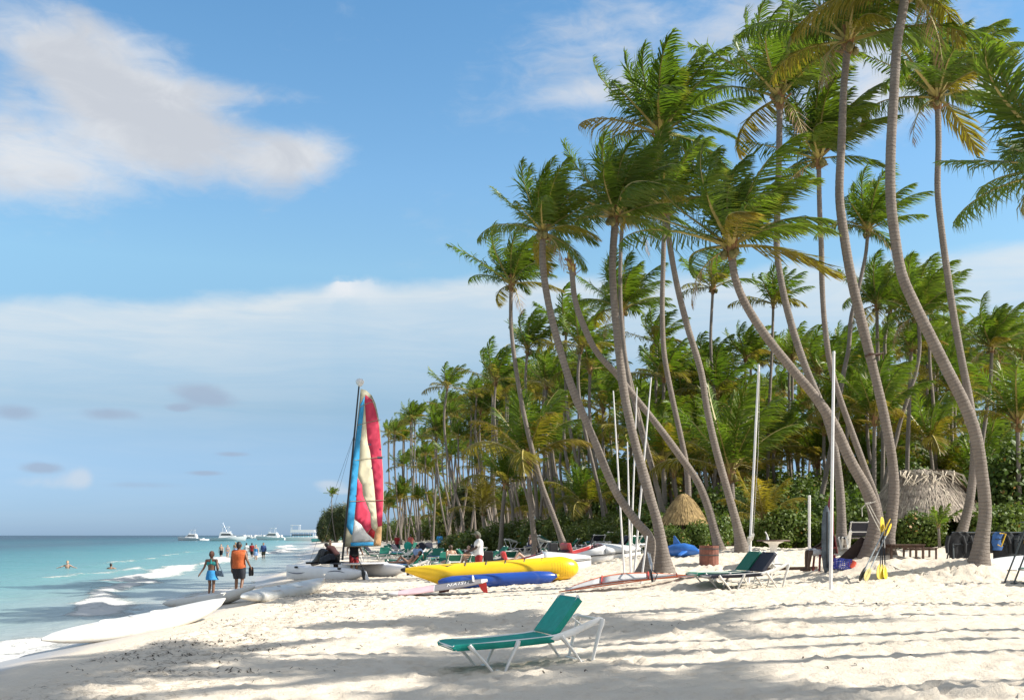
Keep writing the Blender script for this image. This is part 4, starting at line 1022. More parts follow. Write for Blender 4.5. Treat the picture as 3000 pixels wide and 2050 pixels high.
seat_at(lounger('sun_lounger', 'teal sling sun lounger standing alone on the open sand, backrest raised', FAB['teal'], 49), 1450, 1967, R(20), (.51, -.325)); bpy.data.objects['sun_lounger'].scale = (.955,)*3
seat_at(lounger('sun_lounger', 'green sling sun lounger, half hidden behind the black one', FAB['green'], 50, frame=WPL2), 2102, 1722, R(14), (.53, -.34))
seat_at(lounger('sun_lounger', 'black sling sun lounger set beside a green one, facing the sea', FAB['navy'], 50, frame=WPL2), 2143, 1727, R(14), (.53, -.34))

protos = {}
for k, (fb, an, lab) in enumerate((('green', 48, 'green sling sun lounger among the crowded rows of sunbathers'), ('dark_green', 30, 'dark green sling lounger with its back half lowered in the crowd'), ('navy', 48, 'navy sling lounger with raised back in the crowded rows'), ('teal', 12, 'teal sling lounger laid nearly flat in the crowded rows'))):
    protos[k] = [lounger('sun_lounger', lab, FAB[fb], an, 'loungers crowded on the beach', simple=True), False]
rl = random.Random(77); LSPOT = []
tries = 0
while len(LSPOT) < 84 and tries < 6000:
    tries += 1
    D = rl.uniform(40, 95) if rl.random() < .6 else rl.uniform(39, 56); d = rl.uniform(6.0, 16.5); x = float(shore(D)) + d
    px = 1500+x/D*F
    if px > 1835 or px < 1115: continue
    if D < 44 and px < 1330: continue
    if any((x-a)**2+(D-b)**2 < 2.0**2 for a, b, _ in LSPOT): continue
    LSPOT.append((x, D, rl.choice([rl.uniform(-25, 30), rl.uniform(-70, -30), rl.uniform(150, 200), rl.uniform(60, 110)])))
TOWEL = [M('towel_'+n, c, .95, .15, 8, .6, 60) for n, c in (('blue', (.10, .22, .55)), ('white', (.7, .7, .7)), ('teal', (.03, .34, .33)), ('violet', (.22, .24, .55)))]
def towel_mesh(m):
    g = sheet([(.25+.85*i/8, .425-.012*math.sin(math.pi*i/8)) for i in range(9)], -.34, .34, .03, .01); o = g.build('beach_towel', m, None, True); o.modifiers.new('t', 'SOLIDIFY').thickness = .012; return o
tow = [towel_mesh(m) for m in TOWEL]; used_t = [False]*4
for i, (x, D, rz) in enumerate(LSPOT):
    k = rl.choice([0, 0, 0, 1, 2, 3]); pr = protos[k]
    o = pr[0] if not pr[1] else copy_tree(pr[0]); pr[1] = True
    put(o, (x, D, gz(x, D)-.01), R(rz)); o.scale = (1, 1, 1)
    if i % 3 == 0:
        j = rl.randrange(4); w = tow[j] if not used_t[j] else tow[j].copy()
        if used_t[j]: COL.objects.link(w)
        used_t[j] = True; w.location = (x, D, gz(x, D)-.005); w.rotation_euler = (0, 0, R(rz))
        tag(w, ['blue', 'white', 'teal', 'violet'][j]+' beach towel spread on a lounger in the crowd', 'towel', 'towels on the loungers')
for j, u in enumerate(used_t):
    if not u: bpy.data.objects.remove(tow[j])
# round sunshade hoods seen in the crowd
for px, py, D, c, lab in ((1195, 1598, 52, 'teal', 'round teal beach shade disc standing among the loungers'), (1235, 1600, 52, 'navy', 'round dark beach shade disc standing among the loungers')):
    q = P(px, py, D); z0 = gz(q.x, q.y); t = thing('sun_parasol_disc', lab, 'sunshade', (q.x, q.y, z0)); g = G(); zz = q.z-z0
    g.tube([(0, -.03, zz), (0, 0, zz), (0, .03, zz)], [.1, .21, .205], 20); g.build('disc', FAB[c], t, True); g = G(); g.tube([(0, 0, -.05), (0, 0, zz)], .02, 8); g.build('stake', WPL, t)
# sunbathers
lie = dict(pelvis=(0, 0, .10), chest=(0, .40, .13), neck=(0, .56, .14), head=(0, .70, .17), shL=(-.18, .50, .12), shR=(.18, .50, .12), elL=(-.27, .25, .07), wrL=(-.27, .0, .06), elR=(.27, .25, .07), wrR=(.27, .0, .06),
           hpL=(-.09, -.04, .09), hpR=(.09, -.04, .09), knL=(-.10, -.48, .10), anL=(-.11, -.9, .08), knR=(.10, -.36, .36), anR=(.11, -.62, .07))
sit = dict(pelvis=(0, 0, .12), chest=(0, .06, .46), neck=(0, .08, .62), head=(0, .05, .77), shL=(-.18, .06, .57), shR=(.18, .06, .57), elL=(-.24, .22, .33), wrL=(-.24, .30, .08), elR=(.24, .22, .33), wrR=(.24, .30, .08),
           hpL=(-.09, -.04, .11), hpR=(.09, -.04, .11), knL=(-.10, -.42, .28), anL=(-.11, -.8, .08), knR=(.10, -.45, .14), anR=(.11, -.88, .08))
recl = dict(lie, chest=(0, .33, .30), neck=(0, .45, .42), head=(0, .52, .54), shL=(-.18, .42, .36), shR=(.18, .42, .36), elL=(-.26, .22, .14), elR=(.26, .22, .14))
def onl(i, pose, lab, sk, hr, wr, rzo=0):
    x, D, rz = LSPOT[i]; a = R(rz); c = Vector((x+math.cos(a)*1.15, D+math.sin(a)*1.15, gz(x, D)+.40))
    person(lab, c, a-R(90)+rzo, 1.72, pose, sk, hr, wr, 1.0, .024, face=(0, -.4, 1), foot=False)
order = sorted(range(len(LSPOT)), key=lambda i: LSPOT[i][1])
sb = [('recl', 'tan', 'black', (('swim', NAVY_C),), 'sunbather in navy trunks reclining on a lounger'), ('lie', 'fair', 'fair', (('suit', BLUE_C),), 'sunbather in a blue swimsuit lying on a lounger'),
      ('sit', 'tan', 'brown', (('swim', RED_C),), 'sunbather in red trunks sitting up on a lounger'), ('recl', 'brown', 'black', (('swim', BLACK_C), ('bra', BLACK_C)), 'sunbather in a black bikini reclining on a lounger'),
      ('lie', 'tan', 'brown', (('swim', TEAL_C),), 'sunbather in teal trunks lying flat with one knee up'), ('sit', 'fair', 'black', (('tee', PALE_C), ('shorts', NAVY_C)), 'sunbather in a pale blue shirt sitting on a lounger'),
      ('recl', 'fair', 'brown', (('suit', RED_C),), 'sunbather in a red swimsuit reclining on a lounger'), ('sit', 'fair', 'fair', (('swim', BLACK_C),), 'bare-backed sunbather in black trunks sitting on a lounger')]
for n, (po, sk, hr, wr, lab) in enumerate(sb): onl(order[2+n*3], {'recl': recl, 'lie': lie, 'sit': sit}[po], lab, sk, hr, wr)
for px, py, D, rz, sk, wr, lab in ((1578, 1622, 44, 60, 'tan', (('swim', BLACK_C),), 'bare-backed sunbather sitting on the sand below the leaning palm'), (1745, 1640, 40, -80, 'brown', (('swim', cloth('lime', (.45, .5, .05))),), 'sunbather in lime trunks lying on the sand behind the white boat')):
    x = (px-1500)/F*D; person(lab, (x, D, gz(x, D)-.03), R(rz), 1.72, sit if px < 1600 else lie, sk, 'black', wr, 1.0, .02)
for px, D, top, sk, lab in ((1163, 92, RED_C, 'tan', 'person in red standing in the shade of the far palms'), (1203, 90, cloth('coral', (.5, .12, .10)), 'tan', 'person in coral standing by the far palm trunks'), (1288, 84, BLUE_C, 'dark', 'person in a blue shirt standing between the palm trunks')):
    x = (px-1500)/F*D; person(lab, (x, D, gz(x, D)), R(20), 1.72, None, sk, 'black', (('tee', top), ('shorts', NAVY_C)), 1.0, .026)
# ================================================================== boats and boards
HULLW = M('gelcoat_white', (.74, .74, .74), .22, .04, 2, dirt=((.55, .52, .46), .25))
HULLG = M('gelcoat_grey', (.42, .43, .45), .3, .05, 2, dirt=((.30, .28, .26), .25))
KAY = M('kayak_white', (.60, .585, .54), .32, .05, 2, dirt=((.46, .37, .25), .5))  # dirt tan here puts the shaded side's tone into the hull colour
BLK = M('black_rubber', (.014, .014, .015), .5, .2, 8)
ALU = M('aluminium', (.55, .56, .58), .35, .08, 4, metal=.8)
STEEL = M('dark_steel', (.09, .10, .10), .4, .15, 5, metal=.6)
ROPE = M('rope', (.55, .52, .46), .9, .2, 20, .5)
NAVYP = M('navy_line', (.03, .04, .09), .4, .1)
def hull_ring(x, hb, zk, zd, n=7, flare=.75, chine=.55):
    """half-section points keel->deck edge, mirrored into a ring: x along, y across"""
    pts = []
    for i in range(n):
        t = i/(n-1); y = hb*(t**flare); z = zk + (zd-zk)*(t**(1+chine)); pts.append((y, z))
    return [Vector((x, y, z)) for y, z in pts] + [Vector((x, -y, z)) for y, z in pts[:0:-1]]
def kayak(label, px0, py0, px1, py1, off0=0., off1=0., roll=0.0, rise=.0):
    a, b = hit(px0, py0), hit(px1, py1); d = b-a; L = d.length; ang = math.atan2(d.y, d.x)
    t = thing('kayak', label, 'kayak', a, group=None); t.rotation_euler = (roll, -math.atan2(d.z, math.hypot(d.x, d.y)), ang)
    g = G(); rings = []
    for i in range(17):
        u = i/16; x = L*u; e = 1-abs(2*u-1)**2.6; hb = .37*e**.75+.015; k = .17*abs(2*u-1)**2.6*(1+.9*(u > .5)); zk = .0+k*.95; zd = .37+k*.75-.10*abs(2*u-1)**4
        n = 20; ring = []
        for j in range(n):
            th = 2*math.pi*j/n; c, s_ = math.cos(th), math.sin(th); y = hb*math.copysign(abs(c)**.8, c); zz = s_
            hs = .22+.78*max(0, e)**.5; ring.append(Vector((x, y, (zk+zd)/2 + (zd-zk)/2*hs*math.copysign(abs(zz)**.75, zz))))
        rings.append(ring)
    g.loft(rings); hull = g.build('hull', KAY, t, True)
    for u in (.33, .60):
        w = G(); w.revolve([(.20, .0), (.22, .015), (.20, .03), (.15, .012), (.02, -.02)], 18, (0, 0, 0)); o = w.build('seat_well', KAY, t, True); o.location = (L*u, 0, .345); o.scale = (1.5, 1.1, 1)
    for u in (.45, .72):
        w = G(); w.revolve([(.055, 0), (.06, .01), (.045, .018)], 12); o = w.build('scupper_ring', HULLG, t, True); o.location = (L*u, .1, .37)
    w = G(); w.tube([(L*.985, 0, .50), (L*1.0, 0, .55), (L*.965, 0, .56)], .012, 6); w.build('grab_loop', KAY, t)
    return t
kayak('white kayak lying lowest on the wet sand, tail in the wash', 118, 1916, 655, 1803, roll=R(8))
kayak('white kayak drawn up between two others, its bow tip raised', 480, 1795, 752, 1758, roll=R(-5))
kayak('white kayak with tan-mottled hull lying nearest the catamaran', 700, 1778, 945, 1731, roll=R(10))

# ---- catamaran with its sail up
def catamaran():
    c = P(1012, 1698, 42.5); c.z = gz(c.x, c.y)
    bow = Vector((-.74, .67, 0)).normalized(); ang = math.atan2(bow.y, bow.x)
    t = thing('beach_catamaran', 'white beach catamaran with a red, blue and cream sail raised', 'catamaran', c, ang)
    # local x towards the bow, y to the boat's left; near hull at +y
    L = 5.0
    z_at = lambda x, y: gz(*((c + Matrix.Rotation(ang, 3, 'Z') @ Vector((x, y, 0))).xy)) - c.z
    for nm, y in (('near', 1.15), ('far', -1.15)):
        g = G(); rings = []
        zb = min(z_at(-2, y), z_at(2, y), z_at(0, y)) + .02
        for i in range(18):
            u = i/17; x = -L/2+L*u
            hb = .24*min(1, (u/.12+.35))*(1-max(0, (u-.62)/.38)**2.2) + .012
            zk = zb + .30*max(0, (.25-u)/.25)**1.5 + .05*max(0, (u-.85)/.15); zd = zb+.58+.06*u - .10*max(0, (.15-u)/.15)
            ring = []
            for j in range(16):
                th = 2*math.pi*j/16; cc, s_ = math.cos(th), math.sin(th)
                wd = hb*(abs(cc)**.7)*(1-.55*max(0, -s_)**1.5)
                ring.append(Vector((x, y+math.copysign(wd, cc), (zk+zd)/2+(zd-zk)/2*math.copysign(abs(s_)**.6, s_))))
            rings.append(ring)
        g.loft(rings); h = g.build('hull', HULLW, t, True)
        s_ = 1 if y > 0 else -1
        for x0, x1, dz in ((2.1, .9, .0), (-.6, -1.7, .05)):
            g = G(); pts = [(x0+(x1-x0)*k/8, y+s_*(.245-.0), zb+.36+dz-.06*math.sin(math.pi*k/8)*(1 if x0 > 0 else -1)) for k in range(9)]
            g.tube(pts, [.004, .012, .016, .018, .018, .018, .016, .012, .004], 6); o = g.build('pinstripe', NAVYP, h)
        for x in (1.5, -1.35):
            g = G(); g.tube([(x, y+s_*.18, zb+.56), (x, y+s_*.30, zb+.56)], .045, 10); g.build('port_cap', BLK, h)
        # rudder, kicked up at the stern
        g = G(); r = Vector((-L/2-.05, y, zb+.30))
        rd = [r+Vector((-.05, 0, .22)), r+Vector((-.16, 0, .18)), r+Vector((-.50, 0, -.42+.0)), r+Vector((-.42, 0, -.47)), r+Vector((-.30, 0, -.30)), r+Vector((.02, 0, .05))]
        g.poly(rd, .04, (0, 1, 0)); ru = g.build('rudder', HULLW, t, bevel=.008)
        g = G(); g.poly([r+Vector((.10, 0, .20)), r+Vector((-.04, 0, .28)), r+Vector((-.14, 0, .10)), r+Vector((-.10, 0, -.15)), r+Vector((.0, 0, -.18)), r+Vector((.05, 0, .05))], .09, (0, 1, 0)); g.build('rudder_head', BLK, ru, bevel=.01)
        g = G(); g.tube([r+Vector((0, 0, .25)), r+Vector((.35, -s_*.05, .62)), r+Vector((.95, -s_*.25, .70))], .016, 6); g.build('tiller', BLK, ru)
    g = G(); g.tube([(-1.55, .9, .98), (-1.55, -.9, .98)], .016, 6); g.build('tiller_bar', BLK, t)
    for x in (1.05, -1.25):
        g = G(); g.tube([(x, 1.2, .62), (x, -1.2, .60)], .045, 10); g.build('crossbeam', BLK if x > 0 else ALU, t, True)
    g = G(); g.box((-.1, 0, .60), (2.2, 1.9, .02)); g.build('trampoline', M('mesh_trampoline', (.02, .02, .025), .8, .3, 30), t)
    g = G(); g.box((.55, .5, .78), (.6, .35, .30), (0, R(20), R(10))); g.build('sail_bag', M('dark_bag', (.02, .025, .035), .7, .5, 9), t, bevel=.05)
    g = G(); g.tube([(1.9, .25, .55), (1.55, .3, .66), (1.2, .35, .80), (.95, .4, .98), (.7, .4, .95)], [.10, .16, .22, .26, .18], 10); g.build('folded_cover', BLK, t, True)
    # mast: from the front beam up, leaning; the pixels give its lean and height
    inv = (Matrix.Translation(c) @ Matrix.Rotation(ang, 4, 'Z')).inverted()
    mb = inv @ P(1003, 1640, 42.0); mt = inv @ P(1052, 1128, 42.3)
    g = G(); g.tube([mb, mb+(mt-mb)*.5, mt], [.055, .052, .04], 10, sx=.7); mast = g.build('mast', BLK, t, True)
    g = G(); tp = mt+Vector((-.05, 0, .12)); g.revolve([(.02, -.19), (.10, -.14), (.17, -.03), (.175, .05), (.13, .12), (.04, .155)], 18, tp); fl = g.build('masthead_float', HULLW, mast, True); 
    g = G(); g.tube([mt, tp+Vector((0, 0, -.15))], .03, 8); g.build('float_stem', HULLW, mast)
    # stays
    for q in ((2.45, 0, .58), (.1, 1.3, .6), (.1, -1.3, .6)):
        g = G(); g.tube([mb+(mt-mb)*.72, q], .006, 5); g.build('stay', STEEL, mast)
    # sail: traced outline carried on a plane that runs aft from the mast, with a little belly
    sp = .3528
    def spt(zx, zy, lift=0.0):
        px, py = 940+zx*sp, 1080+zy*sp
        # plane through the mast, running aft and towards the viewer
        f = max(0.0, (py-1128)/(1640-1128)); mx = 1052 + (1003-1052)*f; wpx = px-mx; D = 42.3-.3*f
        w = wpx/F*D/.93
        q = P(mx, py, D); q = q + Vector((.93, .37, 0))*w + Vector((-.37, .93, 0))*(.14*math.sin(math.pi*min(1, max(0, w/1.9)))*math.sin(math.pi*min(1, max(0, f*.9+.08)))) + Vector((.37, -.93, 0))*lift
        return inv @ q
    def panel(nm, pts, col, lift, key, parent):
        if key not in MATS: M(key, col, .55, .07, 3, .15, 12, trans=.4)
        # fill the outline with a fan-free triangulation over a fine strip grid
        ys_ = [p_[1] for p_ in pts]; bm = bmesh.new(); vs_ = [bm.verts.new((x, y, 0)) for x, y in pts]; f_ = bm.faces.new(vs_); bmesh.ops.triangulate(bm, faces=[f_])
        for _ in range(2): bmesh.ops.subdivide_edges(bm, edges=[e for e in bm.edges if e.calc_length() > 60], cuts=1, use_grid_fill=False); bmesh.ops.triangulate(bm, faces=bm.faces[:])
        for v in bm.verts: v.co = spt(v.co.x, v.co.y, 0)
        me = bpy.data.meshes.new(nm); bm.to_mesh(me); bm.free(); me.materials.append(MATS[key])
        o = link(bpy.data.objects.new(nm, me), parent); md = o.modifiers.new('t', 'SOLIDIFY'); md.thickness = .006+lift*2; md.offset = 0
        me.polygons.foreach_set('use_smooth', np.ones(len(me.polygons), bool)); return o
    sail = panel('sail', [(330, 165), (375, 175), (420, 215), (450, 280), (470, 370), (485, 450), (497, 640), (510, 850), (512, 1080), (500, 1250), (485, 1470), (430, 1475), (310, 1477), (188, 1478), (215, 1250), (240, 1000), (262, 800), (300, 450), (322, 260)], (.55, .52, .38), 0, 'sail_tan', t)
    pans = [('sail_panel', [(362, 225), (355, 330), (340, 480), (325, 620), (318, 760), (305, 880), (298, 960), (290, 1100), (280, 1180), (272, 1290), (258, 1380), (245, 1370), (210, 1300), (228, 1100), (250, 900), (275, 680), (302, 480), (324, 300)], (.05, .42, .80), 'sail_blue'),
            ('sail_panel', [(370, 212), (420, 250), (450, 330), (476, 450), (494, 640), (507, 850), (508, 1080), (495, 1300), (460, 1310), (452, 1180), (440, 1000), (425, 850), (405, 680), (385, 600), (372, 400), (362, 250)], (.85, .07, .15), 'sail_red'),
            ('sail_panel', [(358, 330), (372, 440), (385, 600), (405, 680), (425, 850), (440, 1000), (452, 1180), (461, 1310), (446, 1345), (412, 1316), (405, 1200), (345, 1040), (340, 960), (306, 882), (318, 760), (325, 620), (340, 480)], (.84, .78, .58), 'sail_cream'),
            ('sail_panel', [(304, 905), (339, 962), (344, 1042), (404, 1202), (404, 1250), (412, 1316), (375, 1362), (330, 1288), (280, 1243), (290, 1100)], (.85, .07, .15), 'sail_red'),
            ('sail_panel', [(275, 1250), (330, 1292), (375, 1365), (430, 1422), (430, 1434), (255, 1437), (258, 1382)], (.78, .78, .78), 'sail_white'),
            ('sail_panel', [(413, 1320), (440, 1350), (430, 1413), (378, 1366)], (.45, .01, .02), 'sail_dark_red'),
            ('sail_panel', [(245, 1441), (425, 1438), (425, 1465), (245, 1473)], (.02, .30, .60), 'sail_blue'),
            ('sail_panel', [(462, 1312), (494, 1305), (484, 1466), (432, 1466), (444, 1352)], (.80, .50, .25), 'sail_orange')]
    for k, (nm, pts, col, key) in enumerate(pans): panel(nm, pts, col, .010+.0012*k, key, sail)
    for a, b in (((320, 318), (418, 262)), ((300, 468), (480, 410)), ((280, 760), (508, 718)), ((240, 1100), (511, 1085))):
        g = G(); g.tube([spt(a[0], a[1], .02), spt((a[0]+b[0])/2, (a[1]+b[1])/2, .02), spt(b[0]+14, b[1], .02)], .012, 5); g.build('batten', M('batten', (.25, .23, .16), .6) if 'batten' not in MATS else MATS['batten'], sail)
    for x, y, w, h in ((485, 728, 36, 22), (405, 622, 26, 10), (338, 612, 22, 44), (490, 660, 10, 14), (293, 1054, 8, 14), (322, 1105, 10, 10), (297, 1132, 14, 12), (423, 818, 8, 14)):
        g = G(); g.poly([spt(x-w/2, y-h/2), spt(x+w/2, y-h/2), spt(x+w/2, y+h/2), spt(x-w/2, y+h/2)], .05, (.37, -.93, 0)); g.build('sail_patch', NAVYP, sail)
    return t
catamaran()
p = P(985, 1690, 43.2); p.z = gz(p.x, p.y)
person('dark-shirted sailor bending over the catamaran bow beside the mast', p, R(70), 1.74, dict(chest=(0, .24, 1.22), neck=(0, .36, 1.30), head=(0, .47, 1.36), shL=(-.18, .30, 1.27), shR=(.18, .30, 1.27), elL=(-.2, .38, .98), wrL=(-.16, .5, .78), elR=(.2, .38, .98), wrR=(.16, .5, .78)), 'dark', 'black', (('tee', cloth('maroon', (.05, .015, .015))), ('shorts', BLACK_C)), 1.08, .018, True)
p = P(1037, 1700, 42.6); p.z = gz(p.x, p.y)
person('sailor in red shorts and black top standing under the catamaran sail', p, R(200), 1.74, dict(elR=(.30, .10, 1.18), wrR=(.34, .32, 1.02), elL=(-.28, .1, 1.16), wrL=(-.30, .3, 1.02), chest=(0, .05, 1.30), neck=(0, .08, 1.45), head=(0, .12, 1.59)), 'tan', 'black', (('vest', BLACK_C), ('shorts', RED_C)), 1.05, .018, True)

# ---- yellow banana boat
def banana():
    D = 32.0; a = P(1185, 1700, D-.2); b = P(1697, 1700, D+.6); d = b-a; L = d.xy.length; ang = math.atan2(d.y, d.x)
    cz = min(gz(a.x+1.2, a.y), gz((a.x+b.x)/2, (a.y+b.y)/2))
    t = thing('banana_boat', 'long yellow inflatable banana boat with blue side tubes on the sand', 'inflatable boat', (a.x, a.y, cz-.02), ang)
    slope = math.atan2(gz(b.x, b.y)-gz(a.x+1, a.y), L); t.rotation_euler = (0, -slope*.8, ang)
    YEL = M('pvc_yellow', (.80, .50, .012), .3, .05, 2, .12, 3, dirt=((.55, .33, .02), .25)); BLU = M('pvc_blue', (.012, .06, .30), .3, .1, 2, dirt=((.16, .18, .26), .3))
    st = [(0, .055, .62), (.12, .085, .60), (.35, .15, .56), (.70, .235, .50), (1.0, .30, .44), (1.25, .345, .40), (1.6, .36, .39), (2.4, .365, .39), (3.2, .37, .40), (4.0, .375, .41), (4.7, .38, .42)]
    L0 = 4.75; e = [(L0+ (L-L0)*q, .38*math.sqrt(max(0, 1-q**2.2))+.02, .42) for q in (.25, .5, .7, .85, .95, 1.0)]
    g = G(); rings = []
    for x, r, z in st+e:
        rings.append([Vector((x, 0+r*math.cos(2*math.pi*j/28), z+r*math.sin(2*math.pi*j/28)*1.0)) for j in range(28)])
    for k, ring in enumerate(rings):                                     # pinched seams near the blunt end
        x = ring[0].x
    g.loft(rings); body = g.build('main_tube', YEL, t, True)
    g = G(); g.tube([(-.09, 0, .635), (-.02, 0, .625), (.05, 0, .61)], [.03, .065, .072], 14); g.build('nose_cap', BLK, body, True)
    for s in (-1, 1):
        g = G(); g.tube([(1.02, s*.50, .22), (1.12, s*.52, .20), (1.45, s*.55, .185), (2.6, s*.56, .185), (4.1, s*.56, .19), (4.5, s*.55, .20), (4.72, s*.52, .22)], [.04, .12, .20, .215, .215, .17, .06], 20); sd = g.build('side_tube', BLU, t, True)
        g = G(); g.tube([(4.70, s*.52, .22), (4.80, s*.51, .225)], [.055, .045], 10); g.build('end_plug', YEL, sd, True)
    for x in (1.95, 2.6, 3.2, 3.8, 4.35):
        g = G(); g.tube([(x-.04, -.20, .39+.32), (x, -.12, .39+.38), (x+.03, 0, .39+.405), (x+.04, .12, .39+.38), (x+.06, .2, .39+.32)], .015, 6); g.tube([(x-.06, -.235, .39+.27), (x-.03, -.20, .39+.33)], .022, 6); g.build('grab_strap', BLK, t)
    g = G(); g.tube([(1.15, -.12, .70), (1.35, -.2, .66), (1.55, -.12, .71)], [.02, .035, .02], 8); g.build('tow_patch', BLK, t)
    g = G()
    for k in range(9):
        x = 4.62+.085*k; r = float(np.interp(x, [q[0] for q in st+e], [q[1] for q in st+e]))+.001
        if r < .1: break
        g.tube([(x+.012*math.sin(k*7), -r*math.cos(th), .42+r*math.sin(th)) for th in [R(-38+14*m+5*math.sin(k*3)) for m in range(6)]], .004, 4)
    g.build('seam_wrinkle', M('pvc_seam', (.45, .27, .01), .5), body)
banana()

# ---- two small white motor boats
def runabout(label, px, D, L, ang, motor=True):
    p = P(px, 1660, D); p.z = gz(p.x, p.y); t = thing('motor_boat', label, 'motor boat', (p.x, p.y, p.z-.03), ang); t.scale = (1.12, 1.12, 1.3)
    RED = MATS.get('boat_red') or M('boat_red', (.50, .045, .045), .45, .1, 4)
    def sect(u):
        x = L*u; hb = .72*(1-max(0, (u-.45)/.55)**2.1)+.015; zk = .02+.30*max(0, (u-.5)/.5)**2; zs = .40+.20*u; return x, hb, zk, zs
    g = G(); rings = []
    for i in range(15):
        x, hb, zk, zs = sect(i/14); rings.append([Vector((x, s*y*hb, zk+(zs-zk)*zz)) for s, lst in ((1, ((0, 0), (.55, .12), (.86, .38), (.97, .7), (1, 1))), (-1, ((1, 1), (.97, .7), (.86, .38), (.55, .12)))) for y, zz in lst])
    g.loft(rings); hull = g.build('hull', HULLW, t, True)
    g = G(); 
    for s in (-1, 1): g.tube([Vector((sect(i/14)[0], s*(sect(i/14)[1]+.006), sect(i/14)[3]-.035)) for i in range(15)], .017, 6)
    g.build('rub_strip', BLK, hull)
    # foredeck humped up to the cockpit, cut away behind
    g = G(); rings = []
    for i in range(9):
        u = .50+.49*i/8; x, hb, zk, zs = sect(u); h = .24*(1-(u-.5)/.5)**.8+.02; rings.append([Vector((x, hb*math.cos(th), zs+.002+h*math.sin(th)**.8)) for th in [math.pi*k/10 for k in range(11)]])
    g.loft(rings, closed=False, cap=False); dk = g.build('foredeck', HULLW, t, True); dk.modifiers.new('t', 'SOLIDIFY').thickness = -.03
    for s in (-1, 1):
        g = G(); pr = [Vector((sect(.08+.42*k/8)[0], s*sect(.08+.42*k/8)[1]*.97, sect(.08+.42*k/8)[3]+.002)) for k in range(9)]; top = [q+Vector((0, -s*.05, .03+.20*(k/8)**1.1)) for k, q in enumerate(pr)]
        g.loft([pr, top], closed=False, cap=False); o = g.build('coaming', HULLW, t, True); o.modifiers.new('t', 'SOLIDIFY').thickness = .035
        g = G(); g.loft([[q+Vector((0, -s*.06, -.1)) for q in pr], [q+Vector((0, -s*.035, -.01)) for q in top]], closed=False, cap=False); o = g.build('side_lining', RED, t, True); o.modifiers.new('t', 'SOLIDIFY').thickness = .012
    g = G(); g.box((L*.20, 0, .46), (.5, .9, .16)); g.box((L*.125, 0, .62), (.14, .9, .34), (0, R(-18), 0)); g.build('seat', RED, t, bevel=.04)
    g = G(); 
    rr = [Vector((L*.455, .18+.16*math.cos(2*math.pi*k/14), .70+.16*math.sin(2*math.pi*k/14))) for k in range(15)]; g.tube(rr, .015, 6, cap=False); g.tube([(L*.455, .18, .70), (L*.50, .18, .70)], .02, 6); g.tube([(L*.455, .04, .7), (L*.455, .32, .7)], .012, 6); g.build('steering_wheel', BLK, t)
    if motor:
        g = G(); g.box((-.10, 0, .62), (.30, .28, .36)); g.box((-.12, 0, .30), (.10, .07, .55)); g.build('outboard_motor', BLK, t, bevel=.05)
        g = G(); g.poly([(.02, -.45, .52), (.42, -.45, .60), (.42, .45, .60), (.02, .45, .52)], .04, (0, 0, 1)); g.build('stern_cushion', BLK, t, bevel=.02)
    g = G(); 
    for s in (-1, 1):
        pts = [(L*(.62+.2*k/6), s*(sect(.62+.2*k/6)[1]*.80), sect(.62+.2*k/6)[3]+.09-.03*k/6+.012*math.sin(k*2.1)) for k in range(7)]; g.tube(pts, .008, 5)
    g.build('script_lettering', NAVYP, dk)
    return t
runabout('white motor boat with red cockpit, lying right behind the banana boat', 1440, 36.0, 3.15, R(4))
runabout('white motor boat with red cockpit, its bow pointing at the masts', 1628, 37.5, 2.95, R(14))

